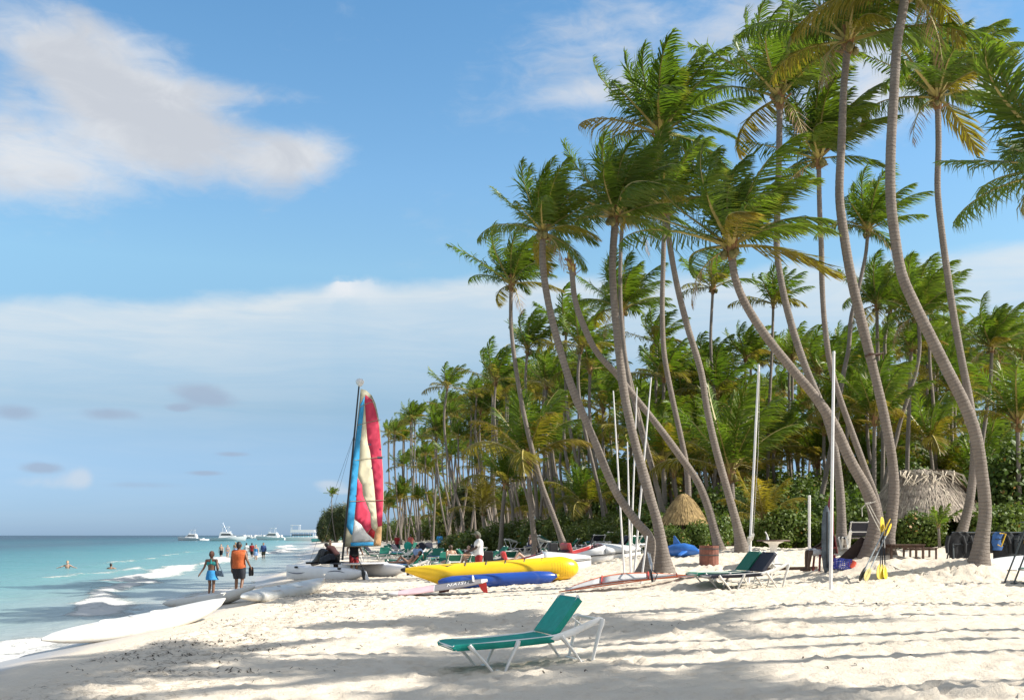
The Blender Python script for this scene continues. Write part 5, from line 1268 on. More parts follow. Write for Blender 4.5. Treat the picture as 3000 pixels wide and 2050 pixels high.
# ---- windsurf board on its fin
def board():
    a, b = hit(1140, 1747), hit(1432, 1737); d = b-a; L = d.xy.length; ang = math.atan2(d.y, d.x)
    t = thing('windsurf_board', 'grey and pink windsurf board propped on its red fin', 'windsurf board', a); t.rotation_euler = (R(13), -R(6.5)-math.atan2(d.z, L), ang)
    def out(u): return .33*(1-abs(2*u-1)**2.6)**.6*(.85+.15*u)+.012
    def ring(u, e=0.): x = L*u; w = out(u)+e; k = .10*max(0, .3-u)**1.5; return [Vector((x, w*math.cos(th), .05+k+(.045+e)*math.copysign(abs(math.sin(th))**.7, math.sin(th)))) for th in [2*math.pi*j/20 for j in range(20)]]
    g = G(); g.loft([ring(i/20) for i in range(21)]); b_ = g.build('deck', M('board_white', (.72, .68, .66), .35, .05, 3), t, True)
    g = G(); g.loft([ring(.47+.47*i/10, .003) for i in range(11)]); g.build('grip_pad', M('board_grey', (.20, .19, .20), .8, .12, 20), b_, True)
    g = G(); g.loft([ring(.10+.36*i/8, .0025) for i in range(9)]); g.build('nose_graphic', M('board_pink', (.68, .46, .48), .4, .12, 3), b_, True)
    g = G(); g.poly([(L*.90, 0, .01), (L*.985, 0, .01), (L*.985, 0, -.30), (L*.955, 0, -.33), (L*.925, 0, -.20)], .02, (0, 1, 0)); g.build('fin', M('fin_red', (.45, .015, .02), .35), t, bevel=.005)
    g = G(); g.poly([(L*.50, .05, .01), (L*.62, .05, .01), (L*.60, .05, -.12), (L*.50, .05, -.12)], .03, (0, 1, 0)); g.build('daggerboard', M('dagger_red', (.10, .01, .012), .5), t)
    g = G(); g.tube([(L*.86, -.13, .10), (L*.86, -.10, .17), (L*.86, 0, .195), (L*.86, .10, .17), (L*.86, .13, .10)], .03, 8, sx=2.2); g.build('foot_strap', WPL, t, True)
    cu = bpy.data.curves.new('txt', 'FONT'); cu.body = 'NAISH'; cu.size = .22; cu.extrude = .002; cu.space_character = 1.25; cu.shear = .3; cu.align_x = 'CENTER'; cu.align_y = 'CENTER'
    o = bpy.data.objects.new('tmp', cu); COL.objects.link(o); dg = bpy.context.evaluated_depsgraph_get(); dg.update(); me = bpy.data.meshes.new_from_object(o.evaluated_get(dg)); bpy.data.objects.remove(o)
    me.materials.clear(); me.materials.append(WPL); o = inst('lettering', me, t, (L*.70, -.12, .106), (R(8), 0, 0)); o.scale = (.85, 1.25, 1)
board()

# ---- rigged windsurf sail lying on the sand
def rig():
    a = hit(1655, 1737); b = P(2040, 1660, 26.6); b.z = gz(b.x, b.y)+.05
    t = thing('windsurf_sail', 'white and orange windsurf sail rig lying on the sand before the palms', 'windsurf sail', a)
    OR = M('sail_orange_strip', (.72, .20, .08), .5, .1, 4, trans=.3); WH = M('sail_clear', (.78, .76, .74), .35, .05, 4, trans=.3)
    d = b-a; L = d.length; ang = math.atan2(d.y, d.x); t.rotation_euler = (0, -math.atan2(d.z, d.xy.length), ang)
    # local x along the mast; y back from it. the sail lies tilted up at the back
    def lift(x): w = a + (Matrix.Rotation(ang, 3, 'Z') @ Vector((x, 0, 0))); return 0
    tilt = R(16)
    S_ = lambda x, y: Vector((x, y*math.cos(tilt), .06+y*math.sin(tilt)+.05*math.sin(x*1.3)))
    outl = lambda u: (.10 + .80*math.sin(math.pi*min(1, u*1.05))**.8*(1-.45*u))
    xs_ = [L*i/14 for i in range(15)]
    def strip(f0, f1, nm, mat, i0=0, i1=14, up=0.0):
        g = G(); g.loft([[S_(x, outl(x/L)*(f0+(f1-f0)*k/5))+Vector((0, 0, up)) for k in range(6)] for x in xs_[i0:i1+1]], closed=False, cap=False); o = g.build(nm, mat, t, True); o.modifiers.new('t', 'SOLIDIFY').thickness = .006; return o
    strip(0, .14, 'luff_sleeve', OR); strip(.14, .86, 'sail_window', WH, 0, 4); strip(.14, .86, 'sail_window', WH, 4, 9, .002); strip(.14, .86, 'sail_window', WH, 9, 14); strip(.86, 1, 'leech_strip', OR)
    for i in (4, 9, 12):
        g = G(); g.tube([S_(xs_[i], 0)+Vector((0, 0, .02)), S_(xs_[i], outl(xs_[i]/L))+Vector((0, 0, .02))], .016, 6); g.build('batten_pocket', M('rig_red', (.55, .06, .05), .5) if 'rig_red' not in MATS else MATS['rig_red'], t)
    g = G(); g.tube([(-.15, -.03, .06), (L*.5, -.03, .07), (L+.2, -.03, .07)], .016, 8); g.build('mast', OR, t, True)
    x = L*.66; g = G(); g.tube([(x, -.05, .10), (x+.08, .2, .45), (x+.05, .7, .72), (x, 1.0, .62)], .018, 8); g.tube([(x, -.05, .10), (x+.05, -.1, .42), (x+.02, .3, .70), (x, .8, .76), (x, 1.0, .62)], .018, 8); g.build('wishbone_boom', ALU, t, True)
    g = G(); g.beam((x+.05, -.30, .02), (x+.02, -.12, .33), .06, .05); g.tube([(x+.1, -.32, .02), (x+.2, -.28, .2), (x+.08, -.15, .32)], .014, 6); g.build('harness_line', BLK, t)
rig()

# ---- masts leaning by the palms
MASTW = M('painted_mast', (.74, .72, .71), .35, .08, 2, dirt=((.45, .42, .38), .3))
def pole(label, top, bot, D0, D1=None, r=(.028, .045), name='mast_pole', extra=None):
    b = P(bot[0], bot[1], D1 or D0); tp = P(top[0], top[1], D0); b.z = min(b.z, gz(b.x, b.y)) - .1
    t = thing(name, label, 'pole', b); g = G(); v = tp-b; g.tube([(0, 0, 0), v*.25, v*.5, v*.75, v], [r[1], r[1]*.95, r[1]*.9, (r[0]+r[1])*.5, r[0]], 12); g.build('shaft', MASTW, t, True)
    g = G(); g.tube([v, v+v.normalized()*.06], [r[0]*1.15, r[0]*.9], 10); g.build('tip_cap', BLK if extra == 'dark' else MASTW, t, True)
    if extra == 'knot':
        f = .22; c = v*f; g = G(); g.tube([c+Vector((-.05, 0, -.18)), c+Vector((-.03, -.04, 0)), c+Vector((.05, -.03, .08)), c+Vector((.03, 0, -.05))], [.03, .075, .065, .03], 8); g.build('rope_knot', ROPE, t, True)
        g = G(); g.tube([v*.22+Vector((.06, -.03, 0)), v*.6+Vector((.09, -.03, 0)), v*.98+Vector((.03, -.03, 0))], .006, 5); g.build('halyard', ROPE, t)
    return t
pole('tall plain white pole planted beside the loungers', (2443, 1036), (2433, 1728), 23.6, r=(.030, .040))
pole('white pole with a rope knot standing behind the green lounger', (2223, 1075), (2192, 1672), 27.5, r=(.030, .040), extra='knot')
pole('short white post in front of the hedge beside the table', (2371, 1455), (2371, 1572), 36, r=(.05, .05), name='post')
pole('thin outward-leaning white mast propped by the palms', (1797, 1150), (1830, 1648), 31.0, r=(.017, .03))
pole('thin white mast standing upright between two leaning ones', (1838, 1300), (1848, 1656), 30.8, r=(.017, .03))
pole('slim white mast crossing behind its neighbours to the sand', (1866, 1140), (1846, 1652), 31.6, r=(.016, .028))
pole('white mast leaning on the thick ringed palm', (1908, 1105), (1856, 1660), 30.2, r=(.018, .032), extra='dark')
pole('short grey mast stub leaning on the foot of the leaning palm', (1895, 1575), (1877, 1678), 28.0, r=(.02, .03))
# ================================================================== huts and gear under the palms
THATCH = M('thatch_grey', (.33, .275, .22), .95, .45, 5, .5, 30, rnd=.1)
THATCHG = M('thatch_gold', (.36, .25, .11), .95, .35, 5, .5, 30)
TIMB = M('dark_timber', (.075, .040, .026), .75, .3, 6, .4, 20)
def straw_roof(name, parent, ridge, rx, ry, hz, mats, seed, n, ln, rnd=1.9):
    """thatch: layer on layer of separate straw blades hanging down a rounded hip roof"""
    rg = np.random.RandomState(seed); V = []; Fc = []; MI = []
    def surf(th, t):          # t 0 at ridge, 1 at eave
        c, s_ = math.cos(th), math.sin(th); k = (abs(c)**rnd+abs(s_)**rnd)**(-1/rnd); r = t
        return Vector((ridge*(1-t)*c*1.0 + rx*r*k*c, ry*r*k*s_, hz*(1-t**1.45)))
    rows = 22
    for r in range(rows):
        t0 = .03+.95*r/(rows-1); m = int(n*(.3+.7*t0)/rows)
        for i in range(m):
            th = 2*math.pi*(i+rg.rand())/m; a = surf(th, max(.01, t0-.05*rg.rand())); b = surf(th+rg.randn()*.03, min(1.10, t0+ln*(.7+.6*rg.rand())))
            nrm = Vector((a.x, a.y, .6)).normalized(); a = a+nrm*(.02+.05*rg.rand()); b = b+nrm*(.03+.07*rg.rand()) - Vector((0, 0, .03*rg.rand()))
            sd = (b-a).cross(nrm).normalized()*(.012+.018*rg.rand()); q = len(V); V += [a-sd, a+sd, b+sd*.6, b-sd*.6]; Fc.append((q, q+1, q+2, q+3)); MI.append(0 if rg.rand() < .8 else 1)
    o = mesh(name, V, Fc, mats, parent, False, MI); o['kind'] = 'stuff'
    g = G(); g.loft([[surf(2*math.pi*j/32, t)-Vector((0, 0, .05)) for j in range(32)] for t in (.02, .15, .35, .6, .85, 1.0)]); g.build('roof_core', mats[-1], parent, True); return o
ST_D = M('thatch_dark', (.12, .09, .065), .95, .3, 6); ST_L = M('thatch_pale', (.50, .43, .33), .95, .3, 6)
def hut():
    D = 39.5; c = P(2708, 1512, D); z0 = gz(c.x, c.y); t = thing('thatched_hut', 'open hut with a big grey palm-thatch roof behind the hedge', 'hut', (c.x, c.y, z0)); e = c.z-z0; h = (1512-1378)/F*D
    o = straw_roof('thatch', t, .75, 2.15, 1.8, h, [THATCH, ST_L, ST_D], 3, 9000, .10); o.location = (0, 0, e)
    for ch in t.children:
        if ch.name.startswith('roof_core'): ch.location = (0, 0, e)
    rg2 = random.Random(4); g = G()
    for i in range(26):
        x = rg2.uniform(-1.1, 1.1); g.tube([(x, -.1, e+h-.02), (x+rg2.uniform(-.4, .4), -.7, e+h-.22), (x+rg2.uniform(-.5, .5), -1.05, e+h-.62)], [.03, .025, .005], 4)
    g.build('ridge_cap', ST_L, t)
    for x, y in ((-1.6, -1.0), (1.6, -1.0), (-1.6, 1.0), (1.6, 1.0), (0, -1.1), (0, 1.1)):
        g = G(); g.tube([(x, y, -.1), (x, y, e+.25)], .09, 9); g.build('post', TIMB, t, True)
    g = G(); g.beam((-1.5, -1.05, e+.05), (1.5, -1.05, e+.05), .1, .14); g.beam((-1.5, 1.05, e+.05), (1.5, 1.05, e+.05), .1, .14); g.build('eave_beam', TIMB, t)
hut()
def small_hut():
    D = 40.5; c = P(2003, 1528, D); z0 = gz(c.x, c.y); t = thing('thatched_shelter', 'small golden straw shelter showing over the hedge between palm trunks', 'shelter', (c.x, c.y, z0)); e = c.z-z0; h = (1530-1452)/F*D
    o = straw_roof('thatch', t, .08, .85, .85, h, [THATCHG, THATCHG, ST_D], 8, 3200, .16, 2.0); o.location = (0, 0, e)
    for ch in t.children:
        if ch.name.startswith('roof_core'): ch.location = (0, 0, e)
    g = G(); g.tube([(0, 0, -.1), (0, 0, e+h*.9)], .08, 9); g.build('post', TIMB, t, True)
small_hut()

# ---- paddles leaning at the palm foot
def paddle(label, top, bot, D0, D1, c0, c1, shaft, rb=R(0)):
    a = P(bot[0], bot[1], D1); b = P(top[0], top[1], D0); zz = gz(a.x, a.y)
    t = thing('paddle', label, 'paddle', a); v = b-a; L = v.length; t.rotation_euler = Vector((0, 0, 1)).rotation_difference(v).to_euler()
    g = G(); g.tube([(0, 0, .30), (0, 0, L-.30)], .017, 8); g.build('shaft', shaft, t, True)
    bl = [(-.0, 0), (-.055, .02), (-.088, .09), (-.095, .20), (-.075, .34), (-.03, .44), (.03, .44), (.075, .34), (.095, .20), (.088, .09), (.055, .02)]
    for nm, f, m in (('blade', lambda z: z, c0), ('blade', lambda z: L-z, c1)):
        g = G(); g.poly([(x, 0, f(z)) for x, z in bl], .016, (0, 1, 0)); bb = g.build(nm, m, t, bevel=.005); bb.rotation_euler = (0, 0, rb if nm else 0)
        g = G(); g.tube([(0, -.012, f(.04)), (0, -.012, f(.36))], [.004, .012], 5); g.build('blade_rib', m, bb); rb += R(35)
YP = M('paddle_yellow', (.72, .52, .02), .4, .1, 4, dirt=((.35, .28, .12), .3)); BP = M('paddle_black', (.012, .012, .012), .45, .2); OP = M('paddle_tan', (.50, .42, .16), .4, .25, 5); GS = M('paddle_shaft', (.30, .33, .34), .35, .1, metal=.3)
paddle('yellow paddle standing upright with both blades face on', (2585, 1514), (2577, 1697), 26.7, 25.9, YP, YP, BP, R(8))
paddle('yellow paddle with its blade edge turned, upright by the palm', (2583, 1525), (2586, 1697), 26.8, 26.0, YP, YP, BP, R(60))
paddle('third yellow paddle standing beside the upright pair', (2589, 1530), (2594, 1697), 26.9, 25.9, YP, YP, BP, R(40))
paddle('black-bladed paddle leaning with a long grey shaft', (2607, 1520), (2517, 1700), 26.6, 25.7, BP, YP, GS, R(50))
paddle('tan-bladed paddle leaning beside the black one', (2612, 1535), (2533, 1699), 26.7, 25.7, OP, YP, GS, R(30))
# rope tied between the palm trunks, with loose ends
rp = thing('tied_rope', 'pale rope tied round the bent palm and slung down to the paddles', 'rope', P(2541, 1472, 27.6))
for pts in ([(2552, 1471), (2534, 1473), (2543, 1476), (2565, 1468)], [(2538, 1474), (2560, 1520), (2582, 1562)], [(2545, 1474), (2570, 1522), (2592, 1558)], [(2538, 1474), (2525, 1488), (2526, 1512)]):
    g = G(); o0 = P(2541, 1472, 27.6); g.tube([P(x, y, 27.1-.004*k)-o0 for k, (x, y) in enumerate(pts)], .011, 6); g.build('rope_strand', ROPE, rp, True)
gp = [hit(2598, 1652), hit(2640, 1672), hit(2680, 1676), hit(2720, 1684)]; r2 = thing('ground_rope', 'white rope trailing over the sand mound from the palm foot', 'rope', gp[0]); g = G(); g.tube([q-gp[0]+Vector((0, 0, .02)) for q in gp], .014, 6); g.build('rope_strand', ROPE, r2, True)
# dark strap round the tall palm
sp_ = PD(1981, 806, 27.9); g = G(); g.tube([(-.19, -.20, .02), (.0, -.24, -.02), (.20, -.20, .03), (.23, -.12, -.12)], .022, 6); g.tube([Vector((.20*math.cos(a), .20*math.sin(a), .02*math.cos(a))) for a in [2*math.pi*k/16 for k in range(17)]], .025, 6, cap=False); o = g.build('trunk_strap', TIMB); o.location = sp_; tag(o, 'dark strap tied high round the tall palm trunk', 'strap')
# black sheet wedged by the mound
q = hit(2530, 1640); g = G(); g.poly([(-.5, 0, 0), (.35, .1, -.02), (.45, .1, .55), (.2, .05, .66)], .03, (0, 1, 0)); o = g.build('shade_cloth', M('dark_cloth', (.05, .035, .03), .9, .2), None, False, .01); o.location = (q.x-.1, q.y+.45, q.z-.03); tag(o, 'dark brown cloth stretched from the bent palm foot to the sand', 'cloth')

# ---- boards standing upright by the chair
def upboard(label, px, D, w, top, bot, col, key):
    a = P(px, bot, D); a.z = gz(a.x, a.y)-.05; h = (bot-top)/F*D; t = thing('surf_board', label, 'board', a, R(10)); g = G()
    g.loft([[Vector((w*(1-abs(2*u-1)**4)**.7*math.cos(th)+.0, .04*math.sin(th), h*u)) for th in [2*math.pi*k/16 for k in range(16)]] for u in [.005, .04, .1, .25, .5, .75, .9, .96, .995]]); g.build('deck', MATS.get(key) or M(key, col, .35, .5, 3, dirt=((.3, .3, .3), .5)), t, True)
    g = G(); g.box((0, -.05, h*.5), (.03, .02, h*.8)); g.build('stringer', BLK, t); return t
upboard('dark blue-grey board standing on end behind the white pole', 2421, 27.5, .14, 1478, 1682, (.06, .08, .10), 'board_dark'); upboard('dark red board standing on end beside the blue-grey one', 2433, 27.7, .10, 1455, 1680, (.16, .02, .03), 'board_red')
# seated person and chair
q = hit(2415, 1672); ch = thing('garden_chair', 'dark red plastic garden chair under the palms', 'chair', (q.x, q.y, q.z), R(95)); RC = M('chair_red', (.16, .025, .025), .45, .15)
g = G(); g.box((0, 0, .43), (.46, .46, .04)); g.build('seat', RC, ch, bevel=.01); g = G(); g.box((0, -.24, .72), (.46, .035, .5), (R(-10), 0, 0)); g.build('backrest', RC, ch, bevel=.02)
for x in (-.2, .2):
    for y in (-.2, .2): g = G(); g.beam((x, y, .42), (x*1.15, y*1.15, 0), .045, .045); g.build('leg', RC, ch)
    g = G(); g.beam((x*1.15, -.22, .64), (x*1.15, .2, .62), .05, .03); g.build('armrest', RC, ch)
person('person in pale shorts sitting on the dark red chair, hands in the lap', (q.x, q.y, q.z-.02), R(95), 1.75, dict(pelvis=(0, -.05, .56), chest=(0, -.12, .92), neck=(0, -.10, 1.08), head=(0, -.06, 1.23), shL=(-.18, -.11, 1.02), shR=(.18, -.11, 1.02), elL=(-.25, -.02, .76), wrL=(-.18, .2, .66), elR=(.25, -.02, .76), wrR=(.18, .2, .66), hpL=(-.1, 0, .53), hpR=(.1, 0, .53), knL=(-.13, .44, .54), anL=(-.13, .50, .09), knR=(.13, .44, .54), anR=(.13, .46, .09)), 'dark', 'black', (('vest', cloth('dark_tee', (.03, .03, .035))), ('shorts', cloth('pale_shorts', (.45, .46, .50)))), 1.0, .016)
# blue crate lying on its side
q = hit(2466, 1668); cr = thing('plastic_crate', 'blue lattice plastic crate tipped on the sand beside the chair', 'crate', (q.x, q.y, q.z+.01)); cr.rotation_euler = (0, R(6), R(12)); CB = M('crate_blue', (.03, .05, .32), .4, .15)
def lattice(g, o, u, v, n):
    for k in range(n+1): g.beam(o+u*k/n, o+u*k/n+v, .014, .014); g.beam(o+v*k/n, o+v*k/n+u, .014, .014)
for nm, o_, u, v in (('front_panel', (-.18, -.15, 0), (.36, 0, 0), (0, 0, .28)), ('back_panel', (-.18, .15, 0), (.36, 0, 0), (0, 0, .28)), ('side_panel', (-.18, -.15, 0), (0, .3, 0), (0, 0, .28)), ('side_panel', (.18, -.15, 0), (0, .3, 0), (0, 0, .28)), ('base_panel', (-.18, -.15, 0), (.36, 0, 0), (0, .3, 0))):
    g = G(); lattice(g, Vector(o_), Vector(u), Vector(v), 6); g.build(nm, CB, cr)
g = G(); g.tube([(0, 0, 0), (.1, 0, .18)], [.11, .09], 12); o = g.build('red_bucket', M('bucket_red', (.5, .06, .03), .4), None, True); w_ = hit(2490, 1662); o.location = w_; tag(o, 'small red bucket lying behind the blue crate', 'bucket')
# ---- barrel bin of staves
q = hit(2077, 1652); b = thing('barrel_bin', 'brown wooden stave barrel used as a bin by the palm feet', 'bin', q); BW = M('barrel_wood', (.20, .075, .050), .7, .25, 5, .4, 20)
for k in range(16):
    a = 2*math.pi*k/16; g = G(); w_ = .31; g.add([(w_*math.cos(a+da)*sx, w_*math.sin(a+da)*sx, z) for z in (-.05, .60) for da, sx in ((-.19, 1), (.19, 1), (.19, .92), (-.19, .92))], [(0, 1, 5, 4), (1, 2, 6, 5), (2, 3, 7, 6), (3, 0, 4, 7), (4, 5, 6, 7), (0, 3, 2, 1)]); g.build('stave', BW, b)
for z in (.30, .50): g = G(); g.revolve([(.318, z-.015), (.322, z-.015), (.322, z+.015), (.318, z+.015)], 24); g.build('hoop', STEEL, b, True)
# ---- round pedestal table
q = hit(2266, 1660); tb = thing('pedestal_table', 'white pedestal table with a dark round top in front of the hedge', 'table', q); g = G(); g.revolve([(.30, -.03), (.28, .05), (.14, .12), (.11, .30), (.11, .60), (.16, .72), (.34, .80)], 20); g.build('pedestal', WPL, tb, True)
g = G(); g.revolve([(.50, .80), (.51, .82), (.50, .845)], 28); g.build('table_top', M('table_top_dark', (.10, .055, .04), .6, .2), tb, True)
g = G(); g.tube([(-.18, 0, .845), (-.20, 0, 1.0), (-.26, 0, 1.10)], [.05, .02, .02], 8); o = g.build('water_jug', WPL, None, True); o.location = q; tag(o, 'small white jug on the pedestal table', 'jug')
# ledge board under the table
g = G(); a, b2 = hit(2200, 1672), hit(2392, 1668); g.beam(a+Vector((0, 0, .05)), b2+Vector((0, 0, .05)), .10, .09); o = g.build('timber_edging', TIMB); tag(o, 'low dark timber edging board lying along the sand step', 'edging')
# ---- low wooden tables
for k, (px, py, L, lab) in enumerate(((2648, 1634, .95, 'low dark wooden table under the palms, nearer the paddles'), (2695, 1636, 1.0, 'low dark wooden table next to its twin before the hut'))):
    q = hit(px, py); t = thing('low_table', lab, 'table', q, R(4+5*k)); h = .36
    for i in range(5): g = G(); g.box((0, -.22+.11*i, h), (L, .095, .03)); g.build('slat', TIMB, t)
    for x in (-L*.46, L*.46):
        for y in (-.2, .2): g = G(); g.beam((x, y, -.05), (x, y, h-.015), .05, .05); g.build('leg', TIMB, t)
    for y in (-.2, .2): g = G(); g.beam((-L*.46, y, h-.05), (L*.46, y, h-.05), .03, .05); g.build('apron', TIMB, t)
# ---- inflatable dolphin
q = hit(1985, 1630); dp = thing('inflatable_dolphin', 'shiny blue inflatable dolphin lying at the palm foot', 'pool toy', q, R(-20)); DB = M('vinyl_blue', (.03, .13, .42), .15, .3, 2)
g = G(); g.tube([(-.75, 0, .30), (-.5, 0, .20), (-.15, 0, .22), (.25, 0, .24), (.55, 0, .22), (.72, 0, .17), (.92, 0, .13)], [.05, .13, .22, .24, .18, .08, .04], 14); g.build('body', DB, dp, True)
for nm, pts in (('dorsal_fin', [(-.15, 0, .38), (.15, 0, .40), (-.08, 0, .72), (-.14, 0, .74)]), ('tail_fin', [(-.7, 0, .28), (-.62, .05, .34), (-.92, .2, .55), (-.98, -.1, .5)]), ('flipper', [(.2, -.18, .2), (.4, -.18, .2), (.2, -.5, .06), (.1, -.5, .06)])):
    g = G(); g.poly(pts, .07, (0, 1, 0) if nm != 'flipper' else (0, 0, 1)); g.build(nm, DB, dp, bevel=.02)
# ---- white lounger head showing beyond the mound, others in the shade
for px, py, rz, lab, fb in ((2503, 1612, -97, 'white framed lounger with black sling behind the bent palm', 'navy'),):
    o = lounger('sun_lounger', lab, FAB[fb], 52, simple=True); q = hit(px, py); put(o, (q.x, q.y+.5, gz(q.x, q.y+.5)), R(rz))
# ---- rack with hanging wetsuits and vests
q = P(2905, 1620, 31.0); q.z = gz(q.x, q.y); rk = thing('clothes_rack', 'long dark rack holding the wetsuits behind the mound palm', 'rack', q); W_ = 2.6; top = (1620-1515)/F*31+.05
g = G(); g.tube([(-W_/2+.1, 0, top), (W_/2+.9, 0, top)], .025, 8); g.build('rail', STEEL, rk)
for x in (-W_/2+.12, W_/2+.85):
    g = G(); g.tube([(x-.1, -.35, -.05), (x, 0, top), (x-.1, .35, -.05)], .025, 8); g.build('trestle', STEEL, rk)
NEO = [M('neoprene_'+n, c, .8, .3, 6, .4, 10) for n, c in (('black', (.010, .011, .013)), ('slate', (.022, .028, .034)), ('blue', (.03, .10, .28)), ('yellow', (.60, .38, .02)))]
rgw = random.Random(9)
def suit(label, name, x, mi, ln, w, y):
    t = thing(name, label, 'wetsuit' if name == 'wetsuit' else 'life vest', (q.x+x, q.y+y, q.z)); z = top
    g = G(); th = .07
    rings = []
    for u, ww in ((0, .25), (.04, .55), (.14, 1.0), (.3, .86), (.55, .80), (.8, .9), (1.0, .8)):
        rings.append([Vector((w*ww*math.cos(a)+.03*math.sin(u*9+x*5), th*(.6+.6*u)*math.sin(a)+.02*math.sin(a*3+u*7), z+.02-ln*u)) for a in [2*math.pi*k/14 for k in range(14)]])
    g.loft(rings); g.build('torso', NEO[mi], t, True)
    if name == 'wetsuit':
        for s in (-1, 1): g = G(); g.tube([(s*w*.85, 0, z-.10), (s*w*1.15, -.03, z-.35), (s*w*1.1, -.05, z-.62)], [.07, .06, .05], 8); g.build('sleeve', NEO[mi], t, True)
    g = G(); g.tube([(-w*.5, -th*1.15, z-ln*.35), (0, -th*1.35, z-ln*.38), (w*.5, -th*1.15, z-ln*.35)], .014, 6); g.build('strap', NEO[0 if mi == 3 else 1], t)
for k, (x, mi, ln, w) in enumerate(((-1.12, 0, .95, .24), (-.88, 0, 1.0, .25), (-.62, 0, .8, .26), (.22, 0, .95, .25), (.45, 1, 1.0, .26), (.72, 0, 1.02, .26), (.98, 1, .92, .26), (1.22, 0, 1.0, .26), (1.5, 1, .98, .26))):
    suit('black wetsuit hanging in the row on the rack' if mi == 0 else 'slate grey wetsuit hanging in the row on the rack', 'wetsuit', x, mi, ln, w, -.06+.05*(k % 3))
suit('blue life vest hanging on the rack among the wetsuits', 'life_vest', .08, 2, .55, .17, -.17); suit('yellow life vest hanging low between dark wetsuits', 'life_vest', 1.02, 3, .42, .15, -.22)
for o in [o for o in bpy.data.objects if o.name.startswith('wetsuit')]: o['group'] = 'wetsuits on the rack'
g = G(); g.tube([(.12, -.26, top-.02), (.30, -.28, top-.04), (.16, -.28, top-.42), (.05, -.28, top-.36)], .018, 6); o = g.build('yellow_strap', NEO[3]); o.location = q; tag(o, 'bright yellow strap looped over the rack rail', 'strap')
# ---- folding steel ladder frame at the side
a = P(2942, 1690, 24.5); a.z = gz(a.x, a.y); lf = thing('steel_ladder', 'dark steel ladder frame leaning up beside the mound palm', 'ladder', a)
for dx, dy in ((0, 0), (.17, -.12)):
    g = G(); g.tube([(dx, dy, 0), (dx+.30, dy+.05, .70), (dx+.55, dy+.1, 1.30), (dx+.75, dy+.12, 1.75)], .022, 8); g.build('side_rail', STEEL, lf, True)
for u in (.18, .40, .62, .85):
    g = G(); g.beam((.43*u*1.75*.58, .05*u, 1.75*u*.98), (.17+.43*u*1.75*.58, -.12+.05*u, 1.75*u*.98), .05, .02); g.build('rung', STEEL, lf)
g = G(); g.tube([(.17, -.12, .0), (.5, -.22, -.01), (.95, -.15, 0)], .02, 8); g.tube([(0, 0, 0), (.45, -.05, .0), (.95, .02, 0)], .02, 8); g.build('foot_rail', STEEL, lf, True)
q3 = P(3010, 1655, 27.0); q3.z = gz(q3.x, q3.y); t = thing('rowing_boat', 'white rowing boat hull lying upside down behind the ladder', 'boat', q3, R(10)); g = G(); g.loft([hull_ring(-1.6+3.4*u, .62*(1-abs(2*u-1)**2.5)+.03, .62-.2*abs(2*u-1)**2, .02, 8, .7, .4) for u in [i/12 for i in range(13)]]); g.build('hull', HULLW, t, True); g = G(); g.tube([(-1.4, -.45, .03), (0, -.66, .03), (1.6, -.4, .03)], .03, 6); g.build('gunwale', HULLG, t, True)
o = lounger('sun_lounger', 'green sling lounger with its foot end at the ladder base', FAB['green'], 30, simple=True); q = hit(2993, 1712); put(o, (q.x+.05, q.y, gz(q.x, q.y)), R(-8))

